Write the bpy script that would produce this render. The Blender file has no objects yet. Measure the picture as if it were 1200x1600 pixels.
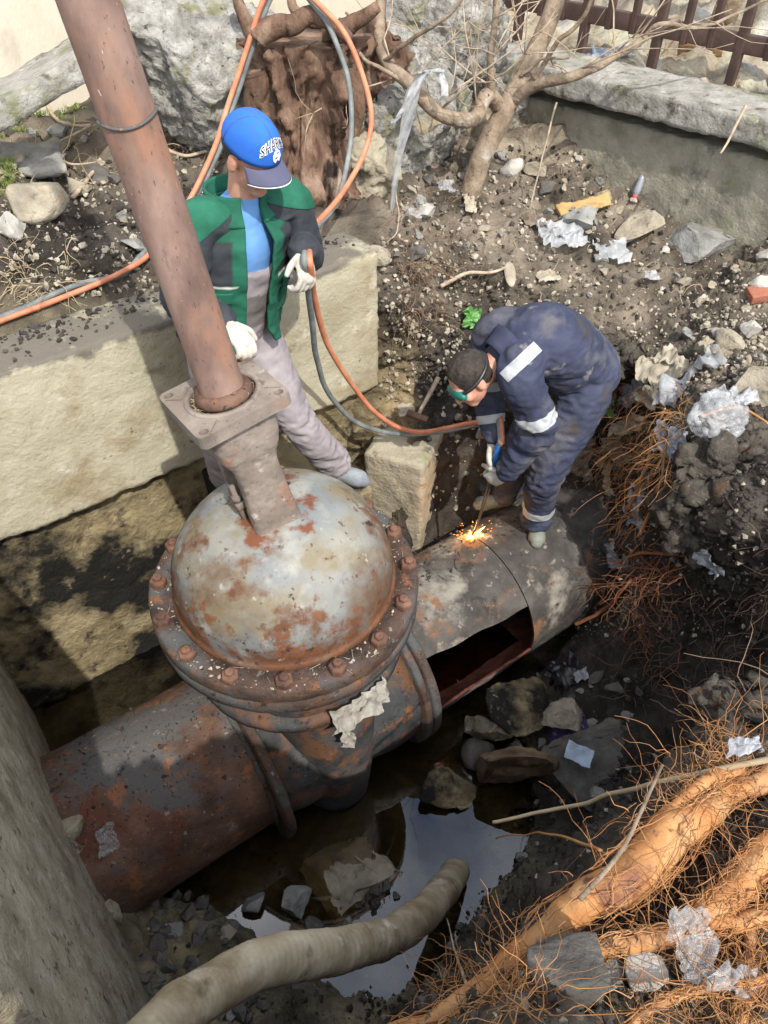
import bpy, bmesh, math, random
import numpy as np
from mathutils import Vector, Matrix
S = bpy.context.scene
# ---------------------------------------------------------------- camera, sky, sun, exposure
PITCH, FPX, EYE = math.radians(45), 1185.0, 4.0
cd = bpy.data.cameras.new('camera'); cam = bpy.data.objects.new('camera', cd); S.collection.objects.link(cam)
cd.sensor_fit = 'VERTICAL'; cd.sensor_height = 36; cd.sensor_width = 27; cd.lens = FPX/1600*36
cd.clip_start = .05; cd.clip_end = 500
cam.location = (0, 0, EYE); cam.rotation_euler = (math.pi/2-PITCH, 0, 0); S.camera = cam
SUN = Vector((.30, -.62, .83)).normalized()
w = bpy.data.worlds.new('World'); S.world = w; w.use_nodes = True
sky = w.node_tree.nodes.new('ShaderNodeTexSky'); sky.sky_type = 'NISHITA'; sky.sun_disc = False
sky.sun_elevation = math.asin(SUN.z); sky.sun_rotation = math.atan2(SUN.x, SUN.y)
sky.air_density = 1.0; sky.dust_density = 2.5; sky.ozone_density = .6
bgn = w.node_tree.nodes['Background']; bgn.inputs['Strength'].default_value = .15
_wn, _wl = w.node_tree.nodes, w.node_tree.links       # thin broken cloud over the whole sky
_tc = _wn.new('ShaderNodeTexCoord'); _cn = _wn.new('ShaderNodeTexNoise'); _cn.inputs['Scale'].default_value = 2.6; _cn.inputs['Detail'].default_value = 7; _wl.new(_tc.outputs['Generated'], _cn.inputs['Vector'])
_mr = _wn.new('ShaderNodeMapRange'); _mr.inputs[1].default_value = .36; _mr.inputs[2].default_value = .66; _mr.inputs[4].default_value = .8; _wl.new(_cn.outputs[0], _mr.inputs[0])
_mxc = _wn.new('ShaderNodeMix'); _mxc.data_type = 'RGBA'; _wl.new(_mr.outputs[0], _mxc.inputs[0]); _wl.new(sky.outputs[0], _mxc.inputs[6]); _mxc.inputs[7].default_value = (11., 11.1, 11.3, 1)
_wl.new(_mxc.outputs[2], bgn.inputs['Color'])
sl = bpy.data.lights.new('sun', 'SUN'); sl.energy = 2.75; sl.angle = math.radians(.7); sl.color = (1, .95, .86)
so = bpy.data.objects.new('sun', sl); S.collection.objects.link(so); so.location = (3, -6, 9)
so.rotation_euler = (-SUN).to_track_quat('-Z', 'Y').to_euler()
S.view_settings.view_transform = 'Standard'; S.view_settings.look = 'None'
S.view_settings.exposure = .72; S.view_settings.gamma = 1
# ---------------------------------------------------------------- layout helpers
TH = math.radians(35.5); MX = np.array([math.cos(TH), math.sin(TH), 0]); NX = np.array([-math.sin(TH), math.cos(TH), 0]); ZX = np.array([0, 0, 1.])
_c, _s = math.cos(PITCH), math.sin(PITCH)
def ray(u, v): a, b = (u-600)/FPX, (800-v)/FPX; return np.array([a, _c+b*_s, -_s+b*_c])
E0 = np.array([0, 0, EYE])
def pz(u, v, z): d = ray(u, v); return E0+d*((z-EYE)/d[2])
def py(u, v, y): d = ray(u, v); return E0+d*(y/d[1])
def pn(u, v, N): d = ray(u, v); return E0+d*(N/(d@NX))
def mn(m, n, z=0): return m*MX+n*NX+z*ZX
def A(*p): return np.array(p, float)
rng = np.random.default_rng(7)
# vectorised gradient noise
_pr = np.random.default_rng(3); _perm = _pr.permutation(512); _grad = _pr.normal(size=(512, 3)); _grad /= np.linalg.norm(_grad, axis=1)[:, None]
def perlin(P):
    P = np.asarray(P, float); i = np.floor(P).astype(int); f = P-i; u = f*f*f*(f*(f*6-15)+10); r = 0
    for dx in (0, 1):
        for dy in (0, 1):
            for dz in (0, 1):
                h = _perm[(_perm[(_perm[(i[..., 0]+dx) & 511]+i[..., 1]+dy) & 511]+i[..., 2]+dz) & 511]
                g = (_grad[h]*(f-np.array([dx, dy, dz]))).sum(-1)
                r = r+g*(u[..., 0] if dx else 1-u[..., 0])*(u[..., 1] if dy else 1-u[..., 1])*(u[..., 2] if dz else 1-u[..., 2])
    return r
def fbm(P, sc=1., oc=4, gain=.5, seed=0.):
    P = np.asarray(P, float)*sc+seed*17.31+.37; r = 0; a = 1.
    for k in range(oc): r = r+a*perlin(P); P = P*2.03+5.1; a *= gain
    return r
def sm(a, b, x): t = np.clip((x-a)/(b-a), 0, 1); return t*t*(3-2*t)
# ---------------------------------------------------------------- objects
def link(o, parent=None):
    S.collection.objects.link(o)
    if parent is not None: o.parent = parent
    return o
def tag(o, label=None, cat=None, group=None, kind=None):
    if label: o['label'] = label
    if cat: o['category'] = cat
    if group: o['group'] = group
    if kind: o['kind'] = kind
    return o
def wpos(o):
    p = np.zeros(3)
    while o is not None: p = p+np.array(o.location); o = o.parent
    return p
def empty(name, loc, label=None, cat=None, group=None):
    e = bpy.data.objects.new(name, None); e.empty_display_size = .1; e.location = [float(c) for c in loc]; link(e); return tag(e, label, cat, group)
def obj(name, V, F, mat, parent=None, smooth=True, col=None, origin=None):
    V = np.asarray(V, float)
    if parent is not None: o0 = wpos(parent)
    elif origin is not None: o0 = np.asarray(origin, float)
    else: o0 = np.array([V[:, 0].mean(), V[:, 1].mean(), V[:, 2].min()])
    me = bpy.data.meshes.new(name); me.from_pydata((V-o0).tolist(), [], [list(map(int, f)) for f in F] if not isinstance(F, np.ndarray) else F.tolist()); me.update()
    if smooth: me.polygons.foreach_set('use_smooth', np.ones(len(me.polygons), bool))
    if col is not None:
        ca = me.color_attributes.new('Col', 'FLOAT_COLOR', 'POINT'); c4 = np.ones((len(V), 4)); c4[:, :3] = col; ca.data.foreach_set('color', c4.ravel())
    if mat is not None: me.materials.append(mat)
    o = bpy.data.objects.new(name, me); link(o, parent)
    if parent is None: o.location = o0.tolist()
    return o
def join(parts):
    Vs, Fs, k = [], [], 0
    for V, F in parts:
        Vs.append(np.asarray(V, float)); Fs += [[int(i)+k for i in f] for f in F]; k += len(V)
    return np.concatenate(Vs), Fs
def catmull(P, n, closed=False):
    P = np.asarray(P, float); N = len(P); t = np.linspace(0, N if closed else N-1, n, endpoint=not closed); i = np.minimum(t.astype(int), N-1 if closed else N-2); f = (t-i)[:, None]
    if P.ndim == 1: P = P[:, None]
    g = (lambda k: P[k % N]) if closed else (lambda k: P[np.clip(k, 0, N-1)])
    a, b, c, d = g(i-1), g(i), g(i+1), g(i+2)
    return .5*((2*b)+(-a+c)*f+(2*a-5*b+4*c-d)*f*f+(-a+3*b-3*c+d)*f**3)
def tube(P, R, seg=12, n=None, cap=True, side=None, flat=None):
    """lofted tube; R scalar/list; flat: second radius factor list along the side vector"""
    P = np.asarray(P, float); R = np.broadcast_to(np.asarray(R, float), (len(P),)).copy()
    fl = np.ones(len(P)) if flat is None else np.broadcast_to(np.asarray(flat, float), (len(P),)).copy()
    if n: R = catmull(R, n)[:, 0]; fl = catmull(fl, n)[:, 0]; P = catmull(P, n)
    T = np.gradient(P, axis=0); T /= np.linalg.norm(T, axis=1)[:, None]+1e-9
    s = np.array(side, float) if side is not None else (np.array([0, 0, 1.]) if abs(T[0][2]) < .9 else np.array([1., 0, 0]))
    a = np.linspace(0, 2*math.pi, seg, endpoint=False); V = []
    for k in range(len(P)):
        s = s-T[k]*(s@T[k]); s /= np.linalg.norm(s)+1e-9; b = np.cross(T[k], s)
        V.append(P[k]+R[k]*(np.cos(a)[:, None]*s*fl[k]+np.sin(a)[:, None]*b))
    V = np.concatenate(V); F = []
    for k in range(len(P)-1):
        for j in range(seg):
            j2 = (j+1) % seg; F.append((k*seg+j, k*seg+j2, (k+1)*seg+j2, (k+1)*seg+j))
    if cap: F.append(tuple(range(seg))[::-1]); F.append(tuple((len(P)-1)*seg+j for j in range(seg)))
    return V, F
def box(c, sx, sy, sz, ax=MX, ay=NX, az=ZX):
    c = np.asarray(c, float); V = [c+ax*sx*i/2+ay*sy*j/2+az*sz*k/2 for i in (-1, 1) for j in (-1, 1) for k in (-1, 1)]
    return np.array(V), [(0, 1, 3, 2), (4, 6, 7, 5), (0, 4, 5, 1), (2, 3, 7, 6), (0, 2, 6, 4), (1, 5, 7, 3)]
def bm_of(V, F):
    bm = bmesh.new(); vs = [bm.verts.new(v) for v in np.asarray(V).tolist()]
    for f in F:
        try: bm.faces.new([vs[i] for i in f])
        except ValueError: pass
    bm.normal_update(); return bm
def bm_out(bm):
    bm.verts.ensure_lookup_table(); V = np.array([v.co[:] for v in bm.verts]); F = [[v.index for v in f.verts] for f in bm.faces]; bm.free(); return V, F
def bevel(V, F, w=.01, seg=2):
    bm = bm_of(V, F); bmesh.ops.bevel(bm, geom=list(bm.edges), offset=w, segments=seg, affect='EDGES', profile=.6); bm.verts.index_update(); return bm_out(bm)
def subdiv(V, F, n):
    bm = bm_of(V, F); bmesh.ops.subdivide_edges(bm, edges=list(bm.edges), cuts=n, use_grid_fill=True); bm.verts.index_update(); return bm_out(bm)
_ico = {}
def ico(n):
    if n not in _ico:
        bm = bmesh.new(); bmesh.ops.create_icosphere(bm, subdivisions=n, radius=1); bm.verts.index_update(); _ico[n] = bm_out(bm)
    return _ico[n][0].copy(), _ico[n][1]
def vnormals(V, F):
    V = np.asarray(V); N = np.zeros_like(V)
    q = np.array([f for f in F if len(f) == 4], int).reshape(-1, 4); t = np.array([f for f in F if len(f) == 3], int).reshape(-1, 3)
    for a in (q, t):
        if len(a):
            nn = np.cross(V[a[:, 2]]-V[a[:, 0]], V[a[:, -1]]-V[a[:, 1]])
            for k in range(a.shape[1]): np.add.at(N, a[:, k], nn)
    return N/(np.linalg.norm(N, axis=1)[:, None]+1e-12)
def rotm(e): return np.array(__import__('mathutils').Euler(e).to_matrix())
def rock_mesh(size, seed, sub=3, cuts=9, rough=.1, rot=None, hr=(.5, .86), norm=False):
    r = np.random.default_rng(seed); V, F = ico(sub)
    for k in range(cuts):                       # knock flat facets off the ball
        d = r.normal(size=3); d /= np.linalg.norm(d); h = r.uniform(*hr); e = V@d-h; V = V-np.outer(np.where(e > 0, e, 0), d)
    D = V/np.linalg.norm(V, axis=1)[:, None]
    V = V+D*(fbm(V, 1.6, 4, .55, seed)*rough)[:, None]
    if norm: V = (V-(V.max(0)+V.min(0))/2)/((V.max(0)-V.min(0))/2)
    V = V*np.asarray(size)/2
    if rot is None: rot = r.uniform(-.5, .5, 3)+np.array([0, 0, r.uniform(0, 6)])
    return V@rotm(rot).T, F
# ---------------------------------------------------------------- procedural materials
def mat(name, cols, scale=4., rough=.85, bump=.35, bscale=30., layers=(), attr=None, spec=.3, metal=0., detail=7., pos=None, alpha=None, trans=0., sss=0., dist=.02, coord='Object', stretch=None, bump2=0.):
    M = bpy.data.materials.new(name); M.use_nodes = True; nt = M.node_tree; N = nt.nodes; L = nt.links; b = N['Principled BSDF']
    tc = N.new('ShaderNodeTexCoord'); src = tc.outputs[coord]
    if stretch:
        mp = N.new('ShaderNodeMapping'); mp.inputs['Scale'].default_value = stretch; L.new(src, mp.inputs[0]); src = mp.outputs[0]
    def noise(sc, det=detail, r=.6, off=0):
        n = N.new('ShaderNodeTexNoise'); n.inputs['Scale'].default_value = sc; n.inputs['Detail'].default_value = det; n.inputs['Roughness'].default_value = r
        if off:
            ad = N.new('ShaderNodeVectorMath'); ad.inputs[1].default_value = (off*3.7, off*1.9, -off*2.3); L.new(src, ad.inputs[0]); L.new(ad.outputs[0], n.inputs['Vector'])
        else: L.new(src, n.inputs['Vector'])
        return n.outputs[0]
    cr = N.new('ShaderNodeValToRGB'); L.new(noise(scale), cr.inputs[0]); el = cr.color_ramp.elements
    ps = pos or [.3+.4*i/max(1, len(cols)-1) for i in range(len(cols))]
    while len(el) < len(cols): el.new(.5)
    for e, c, p in zip(el, cols, ps): e.position = p; e.color = (*c, 1)
    out = cr.outputs[0]
    def mix(f, a, bb, mode='MIX'):
        m = N.new('ShaderNodeMix'); m.data_type = 'RGBA'; m.blend_type = mode
        if isinstance(f, float): m.inputs[0].default_value = f
        else: L.new(f, m.inputs[0])
        for s, x in ((6, a), (7, bb)):
            if isinstance(x, tuple): m.inputs[s].default_value = (*x, 1)
            else: L.new(x, m.inputs[s])
        return m.outputs[2]
    if attr:
        at = N.new('ShaderNodeVertexColor'); at.layer_name = attr; out = mix(1., at.outputs[0], out, 'MULTIPLY')
    rsock = None
    for k, ly in enumerate(layers):
        c, sc, lo, hi = ly[:4]
        mr = N.new('ShaderNodeMapRange'); mr.inputs[1].default_value = lo; mr.inputs[2].default_value = hi; ns_ = noise(sc, 9., .62, k+1.3)
        if isinstance(ly[-1], tuple):            # more wear towards one end: (gain, level, axis)
            g_, z_, a_ = ly[-1]; ly = ly[:-1]; sx = N.new('ShaderNodeSeparateXYZ'); L.new(tc.outputs['Object'], sx.inputs[0]); m1 = N.new('ShaderNodeMath'); m1.operation = 'MULTIPLY_ADD'; L.new(sx.outputs[a_], m1.inputs[0]); m1.inputs[1].default_value = -g_; m1.inputs[2].default_value = g_*z_
            m2 = N.new('ShaderNodeMath'); m2.operation = 'ADD'; L.new(ns_, m2.inputs[0]); L.new(m1.outputs[0], m2.inputs[1]); ns_ = m2.outputs[0]
        L.new(ns_, mr.inputs[0])
        out = mix(mr.outputs[0], out, c)
        if len(ly) > 4:
            r = N.new('ShaderNodeMix'); L.new(mr.outputs[0], r.inputs[0]); r.inputs[2].default_value = rough; r.inputs[3].default_value = ly[4]
            if rsock is not None: L.new(rsock, r.inputs[2])
            rsock = r.outputs[0]
    L.new(out, b.inputs['Base Color']); b.inputs['Roughness'].default_value = rough
    if rsock is not None: L.new(rsock, b.inputs['Roughness'])
    b.inputs['Specular IOR Level'].default_value = spec; b.inputs['Metallic'].default_value = metal
    if trans: b.inputs['Transmission Weight'].default_value = trans
    if sss: b.inputs['Subsurface Weight'].default_value = sss; b.inputs['Subsurface Radius'].default_value = (.02, .008, .005)
    if alpha is not None: b.inputs['Alpha'].default_value = alpha
    if bump:
        bp = N.new('ShaderNodeBump'); bp.inputs['Strength'].default_value = bump; bp.inputs['Distance'].default_value = dist
        h = noise(bscale, 6., .65, 9)
        if bump2:
            ma = N.new('ShaderNodeMath'); ma.operation = 'MULTIPLY_ADD'; L.new(noise(bscale/6, 4., .5, 4), ma.inputs[0]); ma.inputs[1].default_value = bump2; L.new(h, ma.inputs[2]); h = ma.outputs[0]
        L.new(h, bp.inputs['Height']); L.new(bp.outputs[0], b.inputs['Normal'])
    return M
K = {}
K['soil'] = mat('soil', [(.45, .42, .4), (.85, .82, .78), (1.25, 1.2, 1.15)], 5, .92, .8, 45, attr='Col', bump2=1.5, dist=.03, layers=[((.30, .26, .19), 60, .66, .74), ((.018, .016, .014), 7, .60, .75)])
K['pebble'] = mat('pebble', [(.16, .14, .11), (.36, .32, .25), (.52, .48, .4)], 9, .9, .5, 60)
K['pebble_dark'] = mat('pebble_dark', [(.025, .022, .019), (.055, .048, .041), (.11, .096, .08)], 9, .9, .5, 60)
K['stone'] = mat('stone', [(.17, .15, .12), (.33, .29, .22), (.45, .41, .32)], 6, .92, .7, 40, layers=[((.09, .08, .06), 14, .58, .7), ((.5, .36, .2), 5, .63, .75)])
K['stone_grey'] = mat('stone_grey', [(.14, .14, .13), (.27, .27, .25), (.4, .39, .36)], 7, .92, .7, 45, layers=[((.06, .06, .055), 10, .6, .7)])
K['stone_dark'] = mat('stone_dark', [(.06, .056, .05), (.115, .107, .095), (.2, .187, .165)], 7, .88, .7, 40, layers=[((.26, .24, .2), 18, .66, .76)])
K['stone_white'] = mat('stone_white', [(.3, .285, .25), (.43, .41, .37), (.55, .53, .49)], 6, .9, .4, 40)
K['moss_rock'] = mat('moss_rock', [(.15, .145, .13), (.32, .31, .28), (.5, .49, .45)], 13, .95, 1., 26, layers=[((.2, .2, .1), 5, .56, .68), ((.05, .05, .045), 26, .6, .68), ((.34, .27, .16), 3.5, .62, .72)], bump2=1., dist=.04)
K['stump'] = mat('stump', [(.06, .035, .024), (.18, .11, .075), (.34, .25, .18)], 5, .9, .9, 22, layers=[((.028, .018, .014), 6, .56, .68), ((.36, .3, .2), 12, .66, .76)], dist=.03, stretch=(1.4, 1.4, .5))
K['bark'] = mat('bark', [(.13, .095, .065), (.25, .19, .135), (.36, .29, .22)], 12, .88, .9, 36, layers=[((.09, .075, .055), 7, .54, .68), ((.4, .37, .32), 5, .6, .7), ((.07, .05, .035), 26, .62, .68)], dist=.015, bump2=.6)
K['twig'] = mat('twig', [(.22, .16, .11), (.38, .3, .22), (.5, .42, .32)], 20, .85, .3, 60, dist=.004)
K['concrete'] = mat('concrete', [(.3, .27, .185), (.41, .38, .28), (.5, .465, .36)], 2.2, .93, .55, 42, layers=[((.26, .2, .105), 2.6, .53, .70), ((.13, .115, .085), 24, .645, .72), ((.54, .51, .42), 7, .60, .72), ((.2, .17, .11), 6, .62, .72), ((.15, .135, .11), 4, .52, .62, (-5., 2.262, 2))], bump2=.2, dist=.016)
K['concrete_old'] = mat('concrete_old', [(.25, .22, .16), (.36, .32, .24), (.46, .42, .33)], 3, .93, .8, 35, layers=[((.1, .09, .07), 9, .58, .7), ((.24, .25, .13), 4, .6, .72)], bump2=1., dist=.02)
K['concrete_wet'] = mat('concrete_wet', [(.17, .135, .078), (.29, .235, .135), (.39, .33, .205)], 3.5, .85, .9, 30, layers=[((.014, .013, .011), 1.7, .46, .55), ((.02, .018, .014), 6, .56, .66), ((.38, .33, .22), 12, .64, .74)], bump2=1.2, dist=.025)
K['concrete_grey'] = mat('concrete_grey', [(.24, .205, .14), (.37, .325, .235), (.48, .44, .345)], 9, .93, 1., 55, layers=[((.18, .15, .095), 3, .54, .68), ((.1, .09, .07), 26, .60, .67), ((.46, .43, .35), 13, .60, .70), ((.08, .07, .055), 60, .63, .68), ((.1, .085, .06), 6, .62, .72)], bump2=.8, dist=.022, stretch=(1, 1, .75))
K['mosswall'] = mat('mosswall', [(.17, .16, .125), (.27, .255, .2), (.36, .34, .27)], 5, .95, .8, 40, layers=[((.17, .18, .1), 3.2, .55, .7), ((.42, .39, .31), 10, .60, .70), ((.09, .085, .07), 5, .6, .72)], bump2=.8, dist=.015)
K['coping'] = mat('coping', [(.19, .185, .165), (.31, .3, .27), (.43, .415, .38)], 8, .95, 1., 32, layers=[((.17, .18, .085), 4, .53, .66), ((.10, .085, .065), 9, .57, .67), ((.5, .48, .43), 16, .62, .7)], bump2=.8)
K['plaster'] = mat('plaster', [(.5, .45, .36), (.58, .53, .43), (.62, .58, .48)], 1.4, .9, .25, 40, layers=[((.4, .36, .29), 3, .6, .75)], stretch=(1, 1, .5))
RUSTL = [((.12, .045, .02), 9, .52, .60), ((.30, .11, .035), 16, .60, .67), ((.035, .025, .02), 24, .66, .72)]
K['dome'] = mat('dome', [(.125, .15, .165), (.195, .21, .21), (.265, .258, .22)], 3.2, .62, .35, 50, layers=[((.2, .17, .11), 4.5, .48, .62), ((.3, .3, .275), 6, .54, .66), ((.12, .08, .052), 3.2, .46, .62, (.6, 1.66, 2)), ((.12, .055, .03), 5.5, .50, .60, (.55, 1.66, 2)), ((.17, .072, .036), 15, .56, .66, (.42, 1.64, 2)), ((.06, .034, .024), 30, .62, .68, (.25, 1.66, 2)), ((.11, .055, .034), 20, .62, .67), ((.16, .06, .03), 7, .50, .58, (-3.4, 1.835, 2)), ((.3, .29, .25), 20, .64, .68), ((.045, .03, .025), 12, .63, .68)], dist=.006, bump2=.3)
K['rust'] = mat('rust', [(.035, .026, .023), (.075, .048, .037), (.12, .07, .048)], 7, .85, .8, 45, layers=[((.085, .088, .09), 3.4, .43, .55), ((.19, .085, .042), 9, .59, .67), ((.025, .02, .018), 15, .6, .67), ((.22, .21, .19), 18, .64, .70), ((.02, .016, .014), 70, .60, .66), ((.25, .14, .08), 90, .64, .68)], dist=.008, bump2=.5)
K['bolt'] = mat('bolt', [(.06, .036, .03), (.13, .068, .048), (.2, .11, .075)], 16, .85, .6, 60, layers=[((.26, .1, .04), 22, .60, .68)], dist=.004)
K['rust_dark'] = mat('rust_dark', [(.05, .03, .022), (.11, .063, .045), (.19, .11, .075)], 6, .7, .7, 40, layers=[((.17, .075, .03), 4.2, .54, .66), ((.2, .19, .17), 12, .64, .72), ((.11, .04, .022), 2.4, .56, .68), ((.095, .092, .09), 4, .50, .60, (-.5, .66, 2)), ((.24, .10, .045), 9, .57, .66), ((.3, .27, .22), 22, .64, .70), ((.02, .014, .012), 60, .60, .66), ((.28, .14, .07), 80, .63, .68)], dist=.008, bump2=.5)
K['body_iron'] = mat('body_iron', [(.025, .027, .03), (.055, .058, .062), (.095, .098, .097)], 5, .75, .6, 40, layers=[((.15, .075, .042), 5, .50, .62), ((.2, .085, .04), 11, .57, .66), ((.025, .02, .018), 12, .60, .68), ((.02, .018, .016), 55, .60, .65), ((.17, .16, .14), 40, .65, .70)], dist=.008, bump2=.5)
K['neck_iron'] = mat('neck_iron', [(.13, .108, .09), (.21, .175, .148), (.3, .26, .225)], 7, .82, .4, 60, layers=[((.26, .13, .08), 5, .56, .68), ((.44, .4, .36), 12, .62, .72), ((.1, .075, .06), 8, .58, .68), ((.1, .07, .055), 70, .62, .67)], dist=.004)
K['pole'] = mat('pole', [(.11, .07, .057), (.2, .13, .105), (.29, .2, .165)], 6, .66, .4, 60, layers=[((.29, .145, .09), 5, .50, .68), ((.1, .065, .055), 3, .54, .68), ((.42, .34, .29), 26, .68, .74), ((.11, .075, .065), 10, .62, .72), ((.09, .055, .045), 70, .62, .67), ((.45, .38, .33), 60, .68, .71)], dist=.003, stretch=(1.3, 1.3, .55))
K['pipe_r'] = mat('pipe_r', [(.03, .027, .025), (.068, .062, .057), (.125, .117, .107)], 5, .8, .7, 36, layers=[((.27, .25, .215), 2.2, .54, .62), ((.19, .1, .055), 5, .57, .65), ((.26, .23, .19), 18, .6, .68), ((.04, .033, .03), 9, .58, .66)], dist=.01, bump2=.5)
K['pipe_in'] = mat('pipe_in', [(.1, .035, .026), (.2, .07, .05), (.3, .12, .085)], 8, .6, .7, 50)
K['white_rag'] = mat('white_rag', [(.16, .15, .13), (.28, .265, .235), (.45, .43, .39)], 12, .9, .4, 50)
K['hose_o'] = mat('hose_o', [(.42, .14, .075), (.52, .2, .11), (.58, .27, .17)], 14, .5, .1, 80)
K['hose_g'] = mat('hose_g', [(.1, .115, .12), (.16, .18, .18), (.24, .26, .25)], 14, .55, .1, 80)
K['suction'] = mat('suction', [(.25, .2, .125), (.4, .34, .23), (.54, .48, .36)], 6, .6, .4, 30, layers=[((.2, .15, .085), 3.5, .48, .64), ((.12, .095, .06), 8, .57, .68), ((.56, .52, .43), 9, .60, .72)], dist=.006)
K['root_o'] = mat('root_o', [(.38, .15, .05), (.48, .235, .09), (.54, .33, .165)], 9, .75, .4, 70, layers=[((.5, .32, .16), 7, .58, .70), ((.2, .09, .04), 34, .62, .68), ((.22, .1, .06), 5, .55, .66), ((.1, .065, .045), 12, .60, .68)], dist=.008, bump2=.4, stretch=(1, 1, 1))
K['rootlet'] = mat('rootlet', [(.28, .12, .045), (.42, .21, .085), (.5, .31, .16)], 5, .8, 0)
K['rootlet_d'] = mat('rootlet_d', [(.09, .06, .045), (.16, .11, .08), (.25, .17, .1)], 5, .85, 0)
K['fence'] = mat('fence', [(.05, .033, .028), (.08, .05, .042), (.115, .072, .06)], 7, .6, .2, 60, layers=[((.17, .085, .045), 12, .64, .72)])
K['wood'] = mat('wood', [(.28, .18, .07), (.42, .29, .12), (.5, .37, .18)], 6, .85, .4, 40, layers=[((.12, .09, .06), 6, .56, .68)], stretch=(.3, 1.5, 1.5))
K['wood_dark'] = mat('wood_dark', [(.09, .055, .035), (.19, .13, .085), (.3, .24, .17)], 7, .9, .8, 26, layers=[((.26, .2, .1), 5, .56, .68), ((.04, .03, .025), 11, .6, .7)], stretch=(1, 1, .35), dist=.02)
K['card'] = mat('card', [(.38, .24, .15), (.48, .32, .2)], 5, .9, .1, 40)
def film(name, col, a, rough=.3):
    return mat(name, [tuple(c*.45 for c in col), tuple(c*.75 for c in col), col], 14, rough, .35, 40, alpha=a, spec=.5, dist=.008, layers=[((.16, .14, .11), 9, .60, .74)])
K['plastic'] = film('plastic', (.52, .54, .56), .75); K['plastic_clear'] = film('plastic_clear', (.7, .72, .74), .38, .2)
K['plastic_blue'] = film('plastic_blue', (.4, .52, .66), .9); K['plastic_grey'] = film('plastic_grey', (.4, .43, .48), .85); K['plastic_black'] = film('plastic_black', (.03, .03, .035), 1.)
K['plastic_purple'] = film('plastic_purple', (.07, .05, .13), 1.); K['plastic_green'] = film('plastic_green', (.13, .36, .09), .95)
K['paper'] = mat('paper', [(.2, .17, .12), (.34, .3, .23), (.46, .42, .34)], 10, .9, .2, 40)
K['leaf'] = mat('leaf', [(.1, .2, .03), (.2, .36, .06)], 10, .7, .1, 40)
K['grass'] = mat('grass', [(.13, .2, .04), (.25, .3, .08)], 10, .8, 0)
K['straw'] = mat('straw', [(.35, .27, .16), (.5, .41, .27)], 10, .85, 0)
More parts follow.
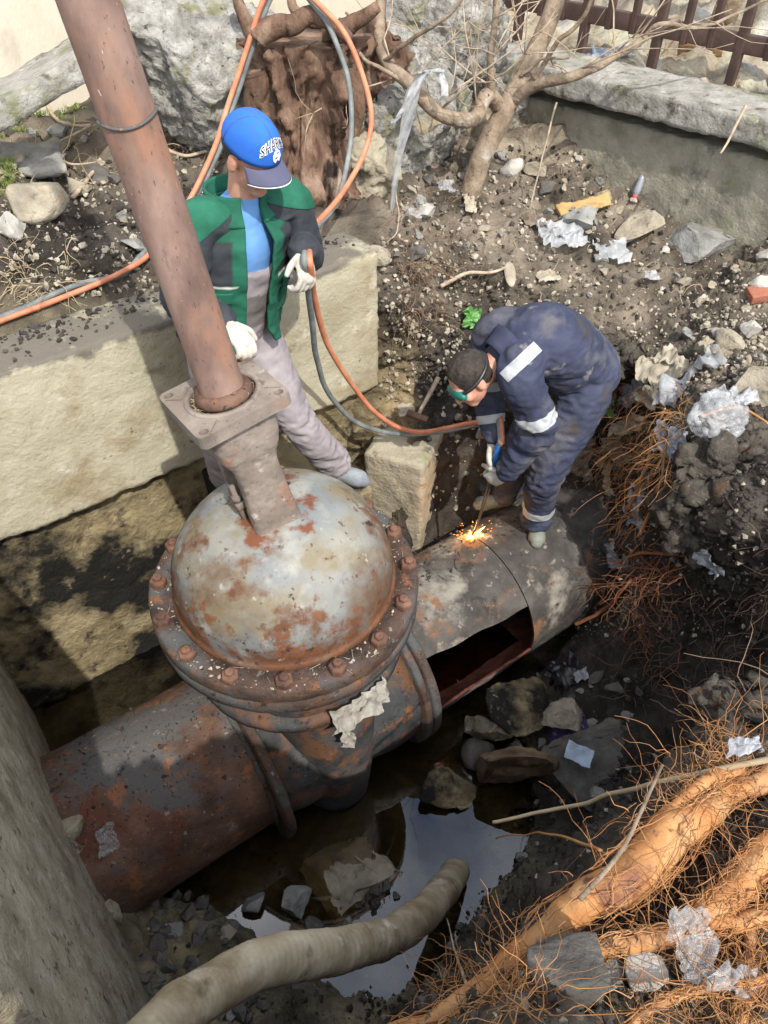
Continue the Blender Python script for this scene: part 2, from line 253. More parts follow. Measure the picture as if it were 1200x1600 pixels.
# ================================================================ the setting
DK, DRY, OCH, MUD, BLK, STRAW = (.066, .058, .05), (.165, .143, .115), (.26, .21, .125), (.19, .17, .12), (.042, .037, .032), (.42, .37, .28)  # last tone: pale dry straw on the ground at the back
WATER = .25
def st(*pts): return pts
STN = [  # each station: profile from the pit floor outwards, (x, y, z, colour)
 st((-.02, 1.25, .15, MUD), (-.03, .95, .18, MUD), (-.05, .74, .3, MUD), (-.08, .5, .7, DK), (-.1, .32, 1.4, DK), (-.12, .18, 2.15, DK), (-.12, -.12, 3.2, DRY), (-.2, -1.3, 2.7, DRY), (-.5, -8, 2.4, DRY)),  # outer end climbs an added heap, out of view, that shades the pit
 st((.06, 1.25, .15, MUD), (.06, .98, .18, MUD), (.06, .8, .28, MUD), (.1, .62, .7, DK), (.12, .52, 1.3, DK), (.16, .42, 1.82, DK), (.28, -.05, 3.2, DRY), (.4, -1.3, 2.7, DRY), (2, -8, 2.4, DRY)),  # crest of the same unseen heap, raised to keep sun off the pipe
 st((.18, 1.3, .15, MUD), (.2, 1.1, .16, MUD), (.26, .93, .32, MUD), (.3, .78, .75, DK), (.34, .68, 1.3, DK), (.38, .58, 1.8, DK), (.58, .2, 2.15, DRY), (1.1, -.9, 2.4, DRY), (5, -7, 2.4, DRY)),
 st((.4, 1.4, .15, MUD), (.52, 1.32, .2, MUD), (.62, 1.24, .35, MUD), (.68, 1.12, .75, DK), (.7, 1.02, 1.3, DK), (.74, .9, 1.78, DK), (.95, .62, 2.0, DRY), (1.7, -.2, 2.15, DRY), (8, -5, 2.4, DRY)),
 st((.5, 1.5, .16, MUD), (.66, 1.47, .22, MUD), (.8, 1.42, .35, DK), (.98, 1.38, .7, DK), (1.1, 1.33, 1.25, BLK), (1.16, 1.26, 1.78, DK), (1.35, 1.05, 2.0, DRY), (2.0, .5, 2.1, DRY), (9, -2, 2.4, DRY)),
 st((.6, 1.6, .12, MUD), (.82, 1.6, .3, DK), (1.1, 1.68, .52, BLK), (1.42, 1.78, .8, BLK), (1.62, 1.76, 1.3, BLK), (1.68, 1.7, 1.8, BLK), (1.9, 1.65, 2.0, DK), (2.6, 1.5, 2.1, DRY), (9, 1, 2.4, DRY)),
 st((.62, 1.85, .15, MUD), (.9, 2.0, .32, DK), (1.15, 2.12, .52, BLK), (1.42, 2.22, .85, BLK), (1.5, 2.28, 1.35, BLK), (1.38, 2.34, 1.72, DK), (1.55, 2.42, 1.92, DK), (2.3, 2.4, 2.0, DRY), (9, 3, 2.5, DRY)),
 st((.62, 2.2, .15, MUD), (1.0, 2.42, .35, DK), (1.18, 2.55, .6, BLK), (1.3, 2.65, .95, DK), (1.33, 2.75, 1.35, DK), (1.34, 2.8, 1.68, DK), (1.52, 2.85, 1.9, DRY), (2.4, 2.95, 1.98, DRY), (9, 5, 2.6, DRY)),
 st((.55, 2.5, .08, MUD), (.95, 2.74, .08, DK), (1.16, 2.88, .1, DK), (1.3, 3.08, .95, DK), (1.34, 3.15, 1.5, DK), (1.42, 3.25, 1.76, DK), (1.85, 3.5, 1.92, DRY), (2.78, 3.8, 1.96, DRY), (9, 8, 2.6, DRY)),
 st((.35, 2.75, .05, DK), (.66, 3.28, .72, DK), (.92, 3.32, .95, DK), (1.1, 3.38, 1.2, DK), (1.26, 3.46, 1.52, DK), (1.38, 3.6, 1.8, DRY), (2.06, 4.4, 1.92, DRY), (2.36, 4.82, 2.54, STRAW), (8, 12, 2.7, STRAW)),
 st((.2, 2.8, .05, DK), (.42, 3.3, .72, DK), (.52, 3.45, 1.15, DK), (.56, 3.6, 1.5, DK), (.6, 3.75, 1.82, DK), (.8, 3.95, 1.98, DRY), (1.42, 5.0, 2.08, DRY), (1.72, 5.42, 2.54, STRAW), (5, 14, 2.7, STRAW)),
 st((.0, 2.75, .2, DK), (.1, 3.02, .75, DK), (.2, 3.2, 1.25, DK), (.26, 3.5, 1.36, DK), (.26, 3.64, 1.75, DK), (.3, 3.82, 2.06, DRY), (.5, 4.5, 2.2, DRY), (.75, 6.0, 2.42, STRAW), (2, 15, 2.8, STRAW)),
 st((-.15, 2.75, .15, MUD), (-.05, 3.05, .5, OCH), (.02, 3.25, 1.1, OCH), (.06, 3.48, 1.45, OCH), (.07, 3.6, 1.95, DK), (.05, 3.75, 2.24, DRY), (.05, 4.4, 2.3, DRY), (.1, 6.0, 2.55, DRY), (0, 15, 2.8, STRAW)),
]
def stw(m, zb, cols=(MUD, MUD)):
    q = [(2.3, .12), (2.75, .1), (3.02, .3), (3.06, 1.2), (3.1, 1.95), (3.16, 2.2)]
    r = [tuple(mn(m, n, z))+(MUD,) for n, z in q]
    return tuple(r+[tuple(mn(m, 3.42, zb))+(DK,), tuple(mn(m-.1, 4.3, zb+.14))+(DRY,), tuple(mn(m-.6, 14, 2.9))+(DRY,)])
STN += [stw(1.55, 2.32), stw(1.0, 2.34), stw(.45, 2.5), stw(0., 2.6)]
STN += [  # left side, behind the end wall
 tuple([tuple(mn(m, n, z))+(c,) for m, n, z, c in ((.3, 2.2, .12, MUD), (-.1, 2.5, .12, MUD), (-.42, 2.95, .3, MUD), (-.44, 3.0, 1.2, MUD), (-.46, 3.05, 1.9, DK), (-.5, 3.12, 2.2, DK), (-.7, 3.35, 2.6, DK), (-1.3, 3.9, 2.7, DRY), (-8, 9, 2.9, DRY))]),
 tuple([tuple(mn(m, n, z))+(c,) for m, n, z, c in ((.4, 1.6, .1, MUD), (.0, 1.75, .12, MUD), (-.38, 1.95, .3, MUD), (-.42, 1.95, 1.2, MUD), (-.46, 1.95, 1.9, DK), (-.52, 1.95, 2.2, DK), (-.8, 1.95, 2.35, DRY), (-1.6, 2, 2.5, DRY), (-9, 2, 2.7, DRY))]),
 tuple([tuple(mn(m, n, z))+(c,) for m, n, z, c in ((.5, 1.25, .1, MUD), (.2, 1.2, .2, MUD), (-.05, 1.15, .42, MUD), (-.36, 1.1, .6, MUD), (-.44, 1.1, 1.8, DK), (-.52, 1.1, 2.2, DK), (-.8, 1.0, 2.35, DRY), (-1.6, .8, 2.4, DRY), (-9, .5, 2.5, DRY))]),
 tuple([tuple(mn(m, n, z))+(c,) for m, n, z, c in ((.55, 1.05, .1, MUD), (.35, .85, .22, MUD), (.12, .7, .45, MUD), (-.1, .55, .8, DK), (-.22, .4, 1.5, DK), (-.3, .25, 2.1, DK), (-.42, .08, 3.1, DRY), (-1.1, -.9, 2.6, DRY), (-6, -6, 2.4, DRY))]),  # left shoulder of the heap added to throw shade into the pit
]
def build_ground():
    ns = len(STN); Pc = np.array([[p[:3] for p in s] for s in STN]); Cc = np.array([[p[3] for p in s] for s in STN])
    NU, rr = 700, []
    U = np.stack([catmull(Pc[:, k], NU, True) for k in range(9)], 1); CU = np.stack([catmull(Cc[:, k], NU, True) for k in range(9)], 1)
    dens = [34, 34, 46, 56, 56, 70, 70, 40]; ts = np.concatenate([k+np.linspace(0, 1, d, endpoint=False) for k, d in enumerate(dens)]+[[8.]])
    G, GC = [], []
    for t in ts:
        i = min(int(t), 7); f = t-i; g = lambda X, k: X[:, min(max(k, 0), 8)]
        # monotone-ish blend: half linear, half catmull keeps banks crisp
        a, b, c, d = g(U, i-1), g(U, i), g(U, i+1), g(U, i+2)
        if i == 7: a, d = 2*b-c, 2*c-b
        if i == 6: d = c+(c-b)
        cr = .5*((2*b)+(-a+c)*f+(2*a-5*b+4*c-d)*f*f+(-a+3*b-3*c+d)*f**3)
        G.append(.5*cr+.5*(b+(c-b)*f)); GC.append(g(CU, i)*(1-f)+g(CU, i+1)*f)
    G = np.array(G); GC = np.array(GC); R = len(G)
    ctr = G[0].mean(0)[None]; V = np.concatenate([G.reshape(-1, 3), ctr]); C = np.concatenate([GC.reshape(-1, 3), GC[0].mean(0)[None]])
    idx = np.arange(R*NU).reshape(R, NU); nx = np.roll(idx, -1, 1)
    F = np.stack([idx[:-1], nx[:-1], nx[1:], idx[1:]], -1).reshape(-1, 4)
    N = vnormals(V, F); N *= np.sign(N[:, 2].mean())
    tt = np.repeat(ts, NU); tt = np.append(tt, 0)
    far = sm(7.2, 8, tt); amp = (.35+.65*sm(1., 3., tt))*(1-far)
    d = fbm(V, 2.6, 3, .5, 1)*.10+fbm(V, 8, 4, .6, 2)*.075+np.abs(fbm(V, 19, 3, .6, 3))*.035
    wl = sm(1.5, 2.5, tt)*(1-sm(5.6, 6.6, tt)); thm = V@NX   # calm where the concrete walls stand
    calm = (V[:, 0] < -.05)&(tt > 2.2)&(tt < 5.6)&(thm > 2.9); amp = np.where(calm, .0, amp)
    V = V+N*(d*amp)[:, None]
    V[:, 2] += far*fbm(V, .3, 3, .5, 5)*.6
    # mud bars rising through the water
    for u, v, h, r in ((556, 1372, .33, .2), (530, 1460, .24, .16), (690, 1215, .38, .27), (300, 1500, .36, .2), (590, 1320, .26, .14), (640, 1250, .25, .16)):
        p = pz(u, v, .2); q = np.hypot(V[:, 0]-p[0], V[:, 1]-p[1]); k = np.exp(-(q/r)**2)*(tt < 2.6)
        V[:, 2] += np.maximum(0, k*(h-V[:, 2]+.07*fbm(V, 9, 4, .6, 8))); C = C+(A(.26, .225, .13)-C)*(k*.8)[:, None]
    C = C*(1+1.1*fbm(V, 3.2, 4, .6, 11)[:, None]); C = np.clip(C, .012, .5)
    tris = [(int(idx[0, (j+1) % NU]), int(idx[0, j]), R*NU) for j in range(NU)]
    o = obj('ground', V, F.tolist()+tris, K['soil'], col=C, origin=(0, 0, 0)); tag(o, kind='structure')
    return V, N, tt, F, C
GV, GN, GT, GF, GC = build_ground()
o = obj('distant_ground', [(-90, -90, 2.0), (90, -90, 2.0), (90, 90, 2.0), (-90, 90, 2.0), (-7, -7, 2.0), (7, -7, 2.0), (7, 7, 2.), (-7, 7, 2.)], [(0, 1, 5, 4), (1, 2, 6, 5), (2, 3, 7, 6), (3, 0, 4, 7)], mat('field', [(.1, .09, .07), (.16, .14, .1)], 2, .95, .3, 10), origin=(0, 0, 2)); tag(o, kind='structure')
# ground lookup: nearest vertex by camera pixel, and by x,y (highest)
_d = (GV-E0); _dep = _d@np.array([0, _c, -_s]); GPX = np.stack([600+FPX*_d[:, 0]/_dep, 800-FPX*(_d@np.array([0, _s, _c]))/_dep], -1)
_vis = (_dep > .3)
_cell = {}
for _i in np.where(_vis&(GPX[:, 0] > -700)&(GPX[:, 0] < 1900)&(GPX[:, 1] > -150)&(GPX[:, 1] < 1800))[0].tolist(): _cell.setdefault((int(GPX[_i, 0]//8), int(GPX[_i, 1]//8)), []).append(_i)
def gpix(u, v):
    """ground vertex seen at a photo pixel (the nearest one along that sight line)"""
    best = None
    for r_ in (1, 3):
        c = [i for a_ in range(-r_, r_+1) for b_ in range(-r_, r_+1) for i in _cell.get((int(u//8)+a_, int(v//8)+b_), ())]
        c = [i for i in c if (GPX[i, 0]-u)**2+(GPX[i, 1]-v)**2 < (9 if r_ == 1 else 26)**2]
        if c: return min(c, key=lambda i: _dep[i])
    return int(np.argmin(np.where(_vis, np.hypot(GPX[:, 0]-u, GPX[:, 1]-v), 1e9)))
def gp(u, v, up=0.): i = gpix(u, v); return GV[i]+np.array([0, 0, up])
def gz(x, y):
    q = np.hypot(GV[:, 0]-x, GV[:, 1]-y); c = np.where(q < .03)[0]
    if len(c) == 0: c = [int(np.argmin(q))]
    return float(GV[c, 2].max())
# ---- water
wm = bpy.data.materials.new('pit_water'); wm.use_nodes = True; nt = wm.node_tree; nt.nodes.remove(nt.nodes['Principled BSDF'])
tr = nt.nodes.new('ShaderNodeBsdfTransparent'); tr.inputs[0].default_value = (.62, .56, .4, 1); gl = nt.nodes.new('ShaderNodeBsdfGlossy'); gl.inputs['Roughness'].default_value = .02
fr = nt.nodes.new('ShaderNodeFresnel'); fr.inputs[0].default_value = 2.1; mx = nt.nodes.new('ShaderNodeMixShader')
nz = nt.nodes.new('ShaderNodeTexNoise'); nz.inputs['Scale'].default_value = 5; bp = nt.nodes.new('ShaderNodeBump'); bp.inputs['Strength'].default_value = .02; bp.inputs['Distance'].default_value = .02
tcw = nt.nodes.new('ShaderNodeTexCoord'); nt.links.new(tcw.outputs['Object'], nz.inputs['Vector']); nt.links.new(nz.outputs[0], bp.inputs['Height']); nt.links.new(bp.outputs[0], gl.inputs['Normal'])
nt.links.new(fr.outputs[0], mx.inputs[0]); nt.links.new(tr.outputs[0], mx.inputs[1]); nt.links.new(gl.outputs[0], mx.inputs[2]); nt.links.new(mx.outputs[0], nt.nodes['Material Output'].inputs[0])
q = [mn(m, n, WATER) for m, n in ((-.4, 0.), (1.2, .2), (2.2, 1.2), (2.2, 3.0), (-.4, 3.0))]
tag(obj('water', q, [(0, 1, 2, 3, 4)], wm), kind='structure')
# ---- concrete walls
def slab(c, sx, sy, sz, ax=MX, ay=NX, az=ZX, res=.03, amp=.004, chip=.03, seed=0, coarse=0.):
    n = [max(2, int(round(s/res))) for s in (sx, sy, sz)]; ids = {}; V = []; F = []
    def vid(i, j, k):
        if (i, j, k) not in ids: ids[(i, j, k)] = len(V); V.append((i/n[0]-.5, j/n[1]-.5, k/n[2]-.5))
        return ids[(i, j, k)]
    for a, b, cx in ((0, 1, 2), (1, 2, 0), (2, 0, 1)):
        for e in (0, n[cx]):
            for i in range(n[a]):
                for j in range(n[b]):
                    q = []
                    for di, dj in ((0, 0), (1, 0), (1, 1), (0, 1)):
                        t = [0, 0, 0]; t[a] = i+di; t[b] = j+dj; t[cx] = e; q.append(vid(*t))
                    F.append(q if e else q[::-1])
    P = np.array(V)*np.array([sx, sy, sz]); h = np.array([sx, sy, sz])/2
    W = np.asarray(c, float)+P[:, :1]*ax+P[:, 1:2]*ay+P[:, 2:]*az
    d = np.sort(h-np.abs(P), axis=1)[:, 1]                       # distance to the nearest edge
    k = np.clip(fbm(W, 6.5, 5, .65, seed+1)*1.5+.15, 0, 1.2)*chip
    pull = np.clip(1-d/(k*1.6+1e-4), 0, 1)*k
    near = (h-np.abs(P)) < (k*1.6+res*.6)[:, None]
    P2 = P-np.sign(P)*near*pull[:, None]*.8
    W = np.asarray(c, float)+P2[:, :1]*ax+P2[:, 1:2]*ay+P2[:, 2:]*az
    N = vnormals(W, F); W = W+N*(fbm(W, 14, 4, .6, seed)*amp*2+fbm(W, 2.5, 2, .5, seed+4)*coarse)[:, None]
    return W, F
bw = empty('chamber_wall', mn(.6, 2.9, 0), 'long sunlit concrete wall of the pit behind the valve, upper band overhanging a stained lower band', 'wall')
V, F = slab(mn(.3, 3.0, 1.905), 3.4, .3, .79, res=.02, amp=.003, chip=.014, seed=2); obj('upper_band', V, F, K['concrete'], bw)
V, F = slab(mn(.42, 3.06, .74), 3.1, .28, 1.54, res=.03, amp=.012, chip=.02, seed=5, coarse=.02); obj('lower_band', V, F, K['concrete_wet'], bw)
V, F = slab(mn(-.44, 1.76, 1.28), .26, 2.32, 2.68, res=.022, amp=.004, chip=.03, seed=9, coarse=.004)
tag(obj('end_wall', V, F, K['concrete_grey']), 'shaded grey concrete end wall that the rusty pipe passes into', 'wall')
V, F = slab(mn(-.44, .42, 1.1), .27, .34, 2.5, MX, NX, ZX, res=.02, amp=.016, chip=.10, seed=31, coarse=.03)
tag(obj('concrete_stub', V, F, K['concrete_old']), 'broken sunlit concrete stub at the end of the grey end wall in the bottom corner', 'wall stub')
for k, a_ in enumerate(np.radians([112, 121, 167, 203])):
    V, F = rock_mesh(((.10, .16, .14), (.05, .08, .07), (.07, .1, .13), (.05, .07, .06))[k], 640+k, 3, 7, .1, None, (.4, .7), True); tag(obj('mortar_lump', V+mn(-.315, 1.891+.42*math.cos(a_), .583+.42*math.sin(a_)), F, K['concrete_grey'], smooth=False), ('largest mortar lump above the pipe at the end wall', 'small mortar lump beside the largest one at the pipe hole', 'tall mortar lump halfway down the pipe hole rim', 'lowest little mortar lump at the pipe hole rim')[k], 'mortar')
# ledge the first man stands on, and the pillar beside it
lg = [(.92, 2.93), (.92, 2.48), (1.22, 2.46), (1.34, 2.27), (1.56, 2.27), (1.6, 2.6), (1.6, 2.93)]
def prism(poly, z0, z1):
    n = len(poly); V = [mn(m, q, z) for z in (z0, z1) for m, q in poly]; F = [tuple(range(n))[::-1], tuple(range(n, 2*n))]+[(i, (i+1) % n, n+(i+1) % n, n+i) for i in range(n)]
    return np.array(V), F
V, F = prism(lg, .05, 1.4); V, F = bevel(V, F, .02, 2); bm = bm_of(V, F); bmesh.ops.triangulate(bm, faces=list(bm.faces)); bmesh.ops.subdivide_edges(bm, edges=[e for e in bm.edges if e.calc_length() > .12], cuts=6, use_grid_fill=True); bm.verts.index_update(); V, F = bm_out(bm)
N = vnormals(V, F); V = V+N*(fbm(V, 7, 4, .6, 3)*.03)[:, None]
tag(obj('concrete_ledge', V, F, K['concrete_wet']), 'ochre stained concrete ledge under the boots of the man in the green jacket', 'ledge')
pc = pz(640, 712, 1.3)
V, F = slab(pc+A(-.02, .13, -.62), .34, .36, 1.24, A(.93, -.36, 0), A(.36, .93, 0), ZX, res=.025, amp=.005, chip=.03, seed=12, coarse=.004)
tag(obj('concrete_pillar', V, F, K['concrete_old']), 'short square concrete pillar between the dome and the bending worker', 'pillar')
# back building wall
a0, a1 = A(-4.2, 3.0, 0), A(.6, 7.4, 0); ax = (a1-a0)/np.linalg.norm(a1-a0); ay = A(-ax[1], ax[0], 0)
V, F = slab((a0+a1)/2+A(0, 0, 3.6), 6.5, .25, 2.6, ax, ay, ZX, res=.12, amp=.004, chip=.0, seed=3)
tag(obj('plaster_wall', V, F, K['plaster']), 'pale cream plastered wall in the top corner behind the leaning slab', 'wall')
# retaining wall with coping and fence
c0, c1 = A(.62, 5.56, 0), A(3.3, 3.07, 0); fx = (c1-c0)/np.linalg.norm(c1-c0); fy = A(-fx[1], fx[0], 0)
if fy[1] < 0: fy = -fy
Lw = np.linalg.norm(c1-c0); mid = (c0+c1)/2
rw = empty('retaining_wall', mid+A(0, 0, 1.8), 'low mossy concrete retaining wall with a projecting coping beneath the iron fence', 'wall')
V, F = slab(mid+fy*.24+A(0, 0, 2.0), Lw, .3, .72, fx, fy, ZX, res=.03, amp=.008, chip=.02, seed=21); V[:, 2] += .06; obj('wall_face', V, F, K['mosswall'], rw)
V, F = slab(mid+fy*.22+A(0, 0, 2.565), Lw, .44, .14, fx, fy, ZX, res=.025, amp=.004, chip=.022, seed=22); obj('coping', V, F, K['coping'], rw)
fe = empty('iron_fence', mid+fy*.62+A(0, 0, 2.4), 'dark brown iron bar fence standing behind the mossy coping', 'fence')
fb = mid+fy*.66
V, F = box(fb+A(0, 0, 2.80), Lw+.6, .045, .1, fx, fy); obj('lower_rail', *bevel(V, F, .006), K['fence'], fe)
V, F = box(fb+A(0, 0, 3.62), Lw+.6, .045, .06, fx, fy); obj('upper_rail', *bevel(V, F, .006), K['fence'], fe)
pb = (pz(1050, 110, 2.5)-fb)@fx
for k in range(-14, 10):
    s = pb+k*.175; post = k % 3 == 0
    V, F = box(fb+fx*s+fy*(.0 if post else -.004)+A(0, 0, 3.24-(.2 if post else 0)), .055 if post else .036, .05 if post else .052, 1.0+(.45 if post else 0), fx, fy)
    obj('post' if post else 'bar', *bevel(V, F, .004), K['fence'], fe)
# ================================================================ valve and pipes
MV, NV, ZP, RP = .845, 1.891, .583, .40
def mesh_eval(o):
    dg = bpy.context.evaluated_depsgraph_get(); dg.update(); me = o.evaluated_get(dg).to_mesh(); n = len(me.vertices)
    V = np.empty(n*3); me.vertices.foreach_get('co', V); F = [list(p.vertices) for p in me.polygons]; o.evaluated_get(dg).to_mesh_clear(); return V.reshape(-1, 3), F
def raw(V, F):
    me = bpy.data.meshes.new('work'); me.from_pydata(np.asarray(V).tolist(), [], [list(map(int, f)) for f in F]); me.update(); o = bpy.data.objects.new('work', me); S.collection.objects.link(o); return o
def kill(*os):
    for o in os: me = o.data; bpy.data.objects.remove(o); bpy.data.meshes.remove(me)
def fixn(V, F):
    bm = bm_of(V, F); bmesh.ops.recalc_face_normals(bm, faces=list(bm.faces)); bm.verts.index_update(); return bm_out(bm)
def cut(body, cutters):
    b = raw(*fixn(*body)); cs = [raw(*fixn(*c)) for c in cutters]
    for c in cs:
        m = b.modifiers.new('cut', 'BOOLEAN'); m.operation = 'DIFFERENCE'; m.object = c; m.solver = 'EXACT'
    V, F = mesh_eval(b); kill(b, *cs); return V, F
def remesh(parts, vox, it=4, fac=.5):
    V, F = join(parts); o = raw(V, F); m = o.modifiers.new('r', 'REMESH'); m.mode = 'VOXEL'; m.voxel_size = vox; m.adaptivity = 0
    if it: s = o.modifiers.new('s', 'SMOOTH'); s.iterations = it; s.factor = fac
    V, F = mesh_eval(o); kill(o); return V, F
def cyl(p0, p1, r, seg=32, n=2): return tube([np.asarray(p0)+(np.asarray(p1)-np.asarray(p0))*t for t in np.linspace(0, 1, n)], r, seg)
def revolve(prof, c, ax=ZX, seg=96):
    ax = np.asarray(ax, float)/np.linalg.norm(ax); e1 = np.cross(ax, A(0, 1, .1)); e1 /= np.linalg.norm(e1); e2 = np.cross(ax, e1); a = np.linspace(0, 2*math.pi, seg, endpoint=False)
    V = np.concatenate([np.asarray(c)+h*ax+r*(np.cos(a)[:, None]*e1+np.sin(a)[:, None]*e2) for r, h in prof]); F = []; n = len(prof)
    for k in range(n-1):
        for j in range(seg): j2 = (j+1) % seg; F.append((k*seg+j, k*seg+j2, (k+1)*seg+j2, (k+1)*seg+j))
    return V, F
def pit(V, F, a, sc=18, seed=0): return np.asarray(V)+vnormals(V, F)*(fbm(V, sc, 4, .6, seed)*a)[:, None]
vb = mn(MV, NV, 0)
va = empty('gate_valve', vb+A(0, 0, .15), 'big rusty gate valve with a white flaking dome and a ring of bolts', 'valve')
prof = [(.30, -.03), (.455, -.03), (.458, .012), (.452, .02), (.447, .026)]
for t in np.linspace(0.03, 1, 34):
    a = t*math.pi/2; prof.append((.447*math.cos(a)**.80+.001, .026+.375*math.sin(a)**.93))
V, F = revolve(prof, vb+A(0, 0, 1.595), seg=120); obj('dome', pit(V, F, .004, 9, 1), F, K['dome'], va)
V, F = revolve([(.2, 0), (.20, .07), (.475, .07), (.482, .078), (.54, .078), (.552, .066), (.552, .012), (.545, .0), (.2, 0)], vb+A(0, 0, 1.517), seg=120); bf = obj('bonnet_flange', pit(V, F, .007, 16, 2), F, K['rust'], va)
V, F = revolve([(.2, 0), (.54, 0), (.55, -.01), (.55, -.062), (.54, -.07), (.2, -.07), (.2, 0)], vb+A(0, 0, 1.511), seg=120); obj('body_flange', pit(V, F, .005, 16, 3), F, K['rust'], va)
b0 = pz(443, 1066, 1.62)-vb; ph = math.atan2(b0[1], b0[0])
hexv, hexf = revolve([(.001, 0), (.036, 0), (.036, .03), (.029, .036), (.02, .036), (.02, .05), (.016, .054), (.001, .054)], A(0, 0, 0), seg=6)
for k in range(16):
    a = ph+k*math.pi/8; r_ = rotm((rng.uniform(-.06, .06), rng.uniform(-.06, .06), rng.uniform(0, 1))); c = vb+A(.513*math.cos(a), .513*math.sin(a), 1.594)
    V, F = bevel(np.asarray(hexv)*A(1, 1, rng.uniform(.85, 1.1)), hexf, .003, 1); obj('bolt', V@r_.T+c, F, K['bolt'], va, smooth=False)
# casing: oval body, rim, throat to both pipe flanges
def oval(z, hm, hn, seg=72, p=2.4):
    a = np.linspace(0, 2*math.pi, seg, endpoint=False); cx = np.sign(np.cos(a))*np.abs(np.cos(a))**(2/p); cy = np.sign(np.sin(a))*np.abs(np.sin(a))**(2/p)
    return vb+A(0, 0, z)+hm*cx[:, None]*MX+hn*cy[:, None]*NX
def loft(rings):
    s = len(rings[0]); V = np.concatenate(rings); F = [(k*s+j, k*s+(j+1) % s, (k+1)*s+(j+1) % s, (k+1)*s+j) for k in range(len(rings)-1) for j in range(s)]
    F.append(tuple(range(s))[::-1]); F.append(tuple((len(rings)-1)*s+j for j in range(s))); return V, F
V, F = loft([oval(z, hm, hn) for z, hm, hn in ((.06, .10, .25), (.1, .17, .36), (.2, .21, .44), (.5, .235, .475), (.8, .25, .48), (1.08, .28, .47), (1.2, .34, .46), (1.26, .38, .46), (1.44, .42, .47))]); obj('casing', pit(V, F, .006, 10, 4), F, K['body_iron'], va)
V, F = loft([oval(z, hm, hn, p=2.2) for z, hm, hn in ((1.185, .44, .46), (1.2, .465, .49), (1.235, .465, .49), (1.25, .455, .48))]); obj('casing_rim', pit(V, F, .006, 12, 6), F, K['body_iron'], va)
def disc(m0, m1, r, ri=.3): return revolve([(ri, m0), (r-.008, m0), (r, m0+.008), (r, m1-.008), (r-.008, m1), (ri, m1), (ri, m0)], mn(0, NV, ZP), MX, 96)
for (m0, m1, ri) in ((MV-.36, MV-.1, .4), (MV+.1, MV+.44, .4)):
    V, F = revolve([(.36, m0), (.37, m0), (.40, m0+.02), (.425, (m0+m1)/2), (.43, m1), (.36, m1)], mn(0, NV, ZP), MX, 80); obj('throat', pit(V, F, .006, 10, 5), F, K['body_iron'], va)
V, F = disc(MV-.38, MV-.335, .5); obj('pipe_flange', pit(V, F, .005, 20, 7), F, K['rust'], va)
V, F = disc(MV+.43, MV+.47, .475); obj('pipe_flange', pit(V, F, .005, 20, 8), F, K['rust'], va)
# yoke
y0, y1 = A(-.436, 2.03, 1.93), A(-.522, 2.03, 2.475); ya = (y1-y0)/np.linalg.norm(y1-y0); e1 = MX-ya*(MX@ya); e1 /= np.linalg.norm(e1); e2 = np.cross(ya, e1); H = np.linalg.norm(y1-y0)
def rrect(c, a, b, p, seg=64):
    t = np.linspace(0, 2*math.pi, seg, endpoint=False); x = np.sign(np.cos(t))*np.abs(np.cos(t))**(2/p)*a; y = np.sign(np.sin(t))*np.abs(np.sin(t))**(2/p)*b
    return c+x[:, None]*e1+y[:, None]*e2
rr = [rrect(y0+ya*h, a, b, p) for h, a, b, p in ((-.05, .10, .128, 9), (.04, .094, .12, 9), (.2, .084, .108, 9), (.33, .082, .106, 8), (.36, .09, .108, 7), (.40, .112, .118, 6), (.46, .122, .125, 6), (H, .125, .128, 6))]
V, F = cut(loft(rr), [box(y0+ya*.155, .5, .13, .40, e1, e2, ya)]); V, F = remesh([(V, F)], .005, 2); yo = obj('yoke', pit(V, F, .003, 30, 3), F, K['neck_iron'], va)
pcen = y0+ya*(H+.02)
pl = box(pcen, .335, .335, .045, e1, e2, ya); bm = bm_of(*pl); bmesh.ops.bevel(bm, geom=[e for e in bm.edges if abs((e.verts[0].co-e.verts[1].co).normalized().dot(Vector(ya))) > .9], offset=.028, segments=4, affect='EDGES', profile=.5); bm.verts.index_update(); pl = bm_out(bm)
cs = [cyl(pcen+e1*i*.137+e2*j*.137-ya*.1, pcen+e1*i*.137+e2*j*.137+ya*.1, .016, 16) for i in (-1, 1) for j in (-1, 1)]
cs.append(cyl(pcen-ya*.012, pcen+ya*.1, .112, 40))
for i, j in ((1, 1), (1, -1), (-1, 1), (-1, -1)):
    d = (e1*i+e2*j)/math.sqrt(2); s_ = (e1*-j+e2*i)/math.sqrt(2); cs.append(box(pcen+d*.165+s_*.026+ya*.0225, .06, .008, .010, d, s_, ya))
V, F = cut(pl, cs); obj('top_plate', V, F, K['neck_iron'], va, smooth=False)
V, F = revolve([(.113, .0), (.113, .03), (.128, .03), (.131, .024), (.131, .022)], pcen, ya, 56); obj('raised_ring', V, F, K['neck_iron'], va)
V, F = cyl(y0-ya*.02, y0+ya*.36, .032, 20); obj('stem', V, F, K['rust'], va)
V, F = revolve([(.0, .13), (.07, .13), (.07, .165), (.05, .17), (.05, .2), (.0, .2)], y0, ya, 28); gl_ = obj('gland', V, F, K['neck_iron'], va)
for s_ in (-1, 1):
    V, F = cyl(y0+e1*s_*.088+ya*.0, y0+e1*s_*.088+ya*.24, .011, 10); V2, F2 = cyl(y0+e1*s_*.088+ya*.165, y0+e1*s_*.088+ya*.19, .02, 6); obj('gland_bolt', *join([(V, F), (V2, F2)]), K['neck_iron'], va)
    V, F = box(y0+e1*s_*.075+ya*.148, .06, .05, .03, e1, e2, ya); obj('gland_ear', *bevel(V, F, .008), K['neck_iron'], va)
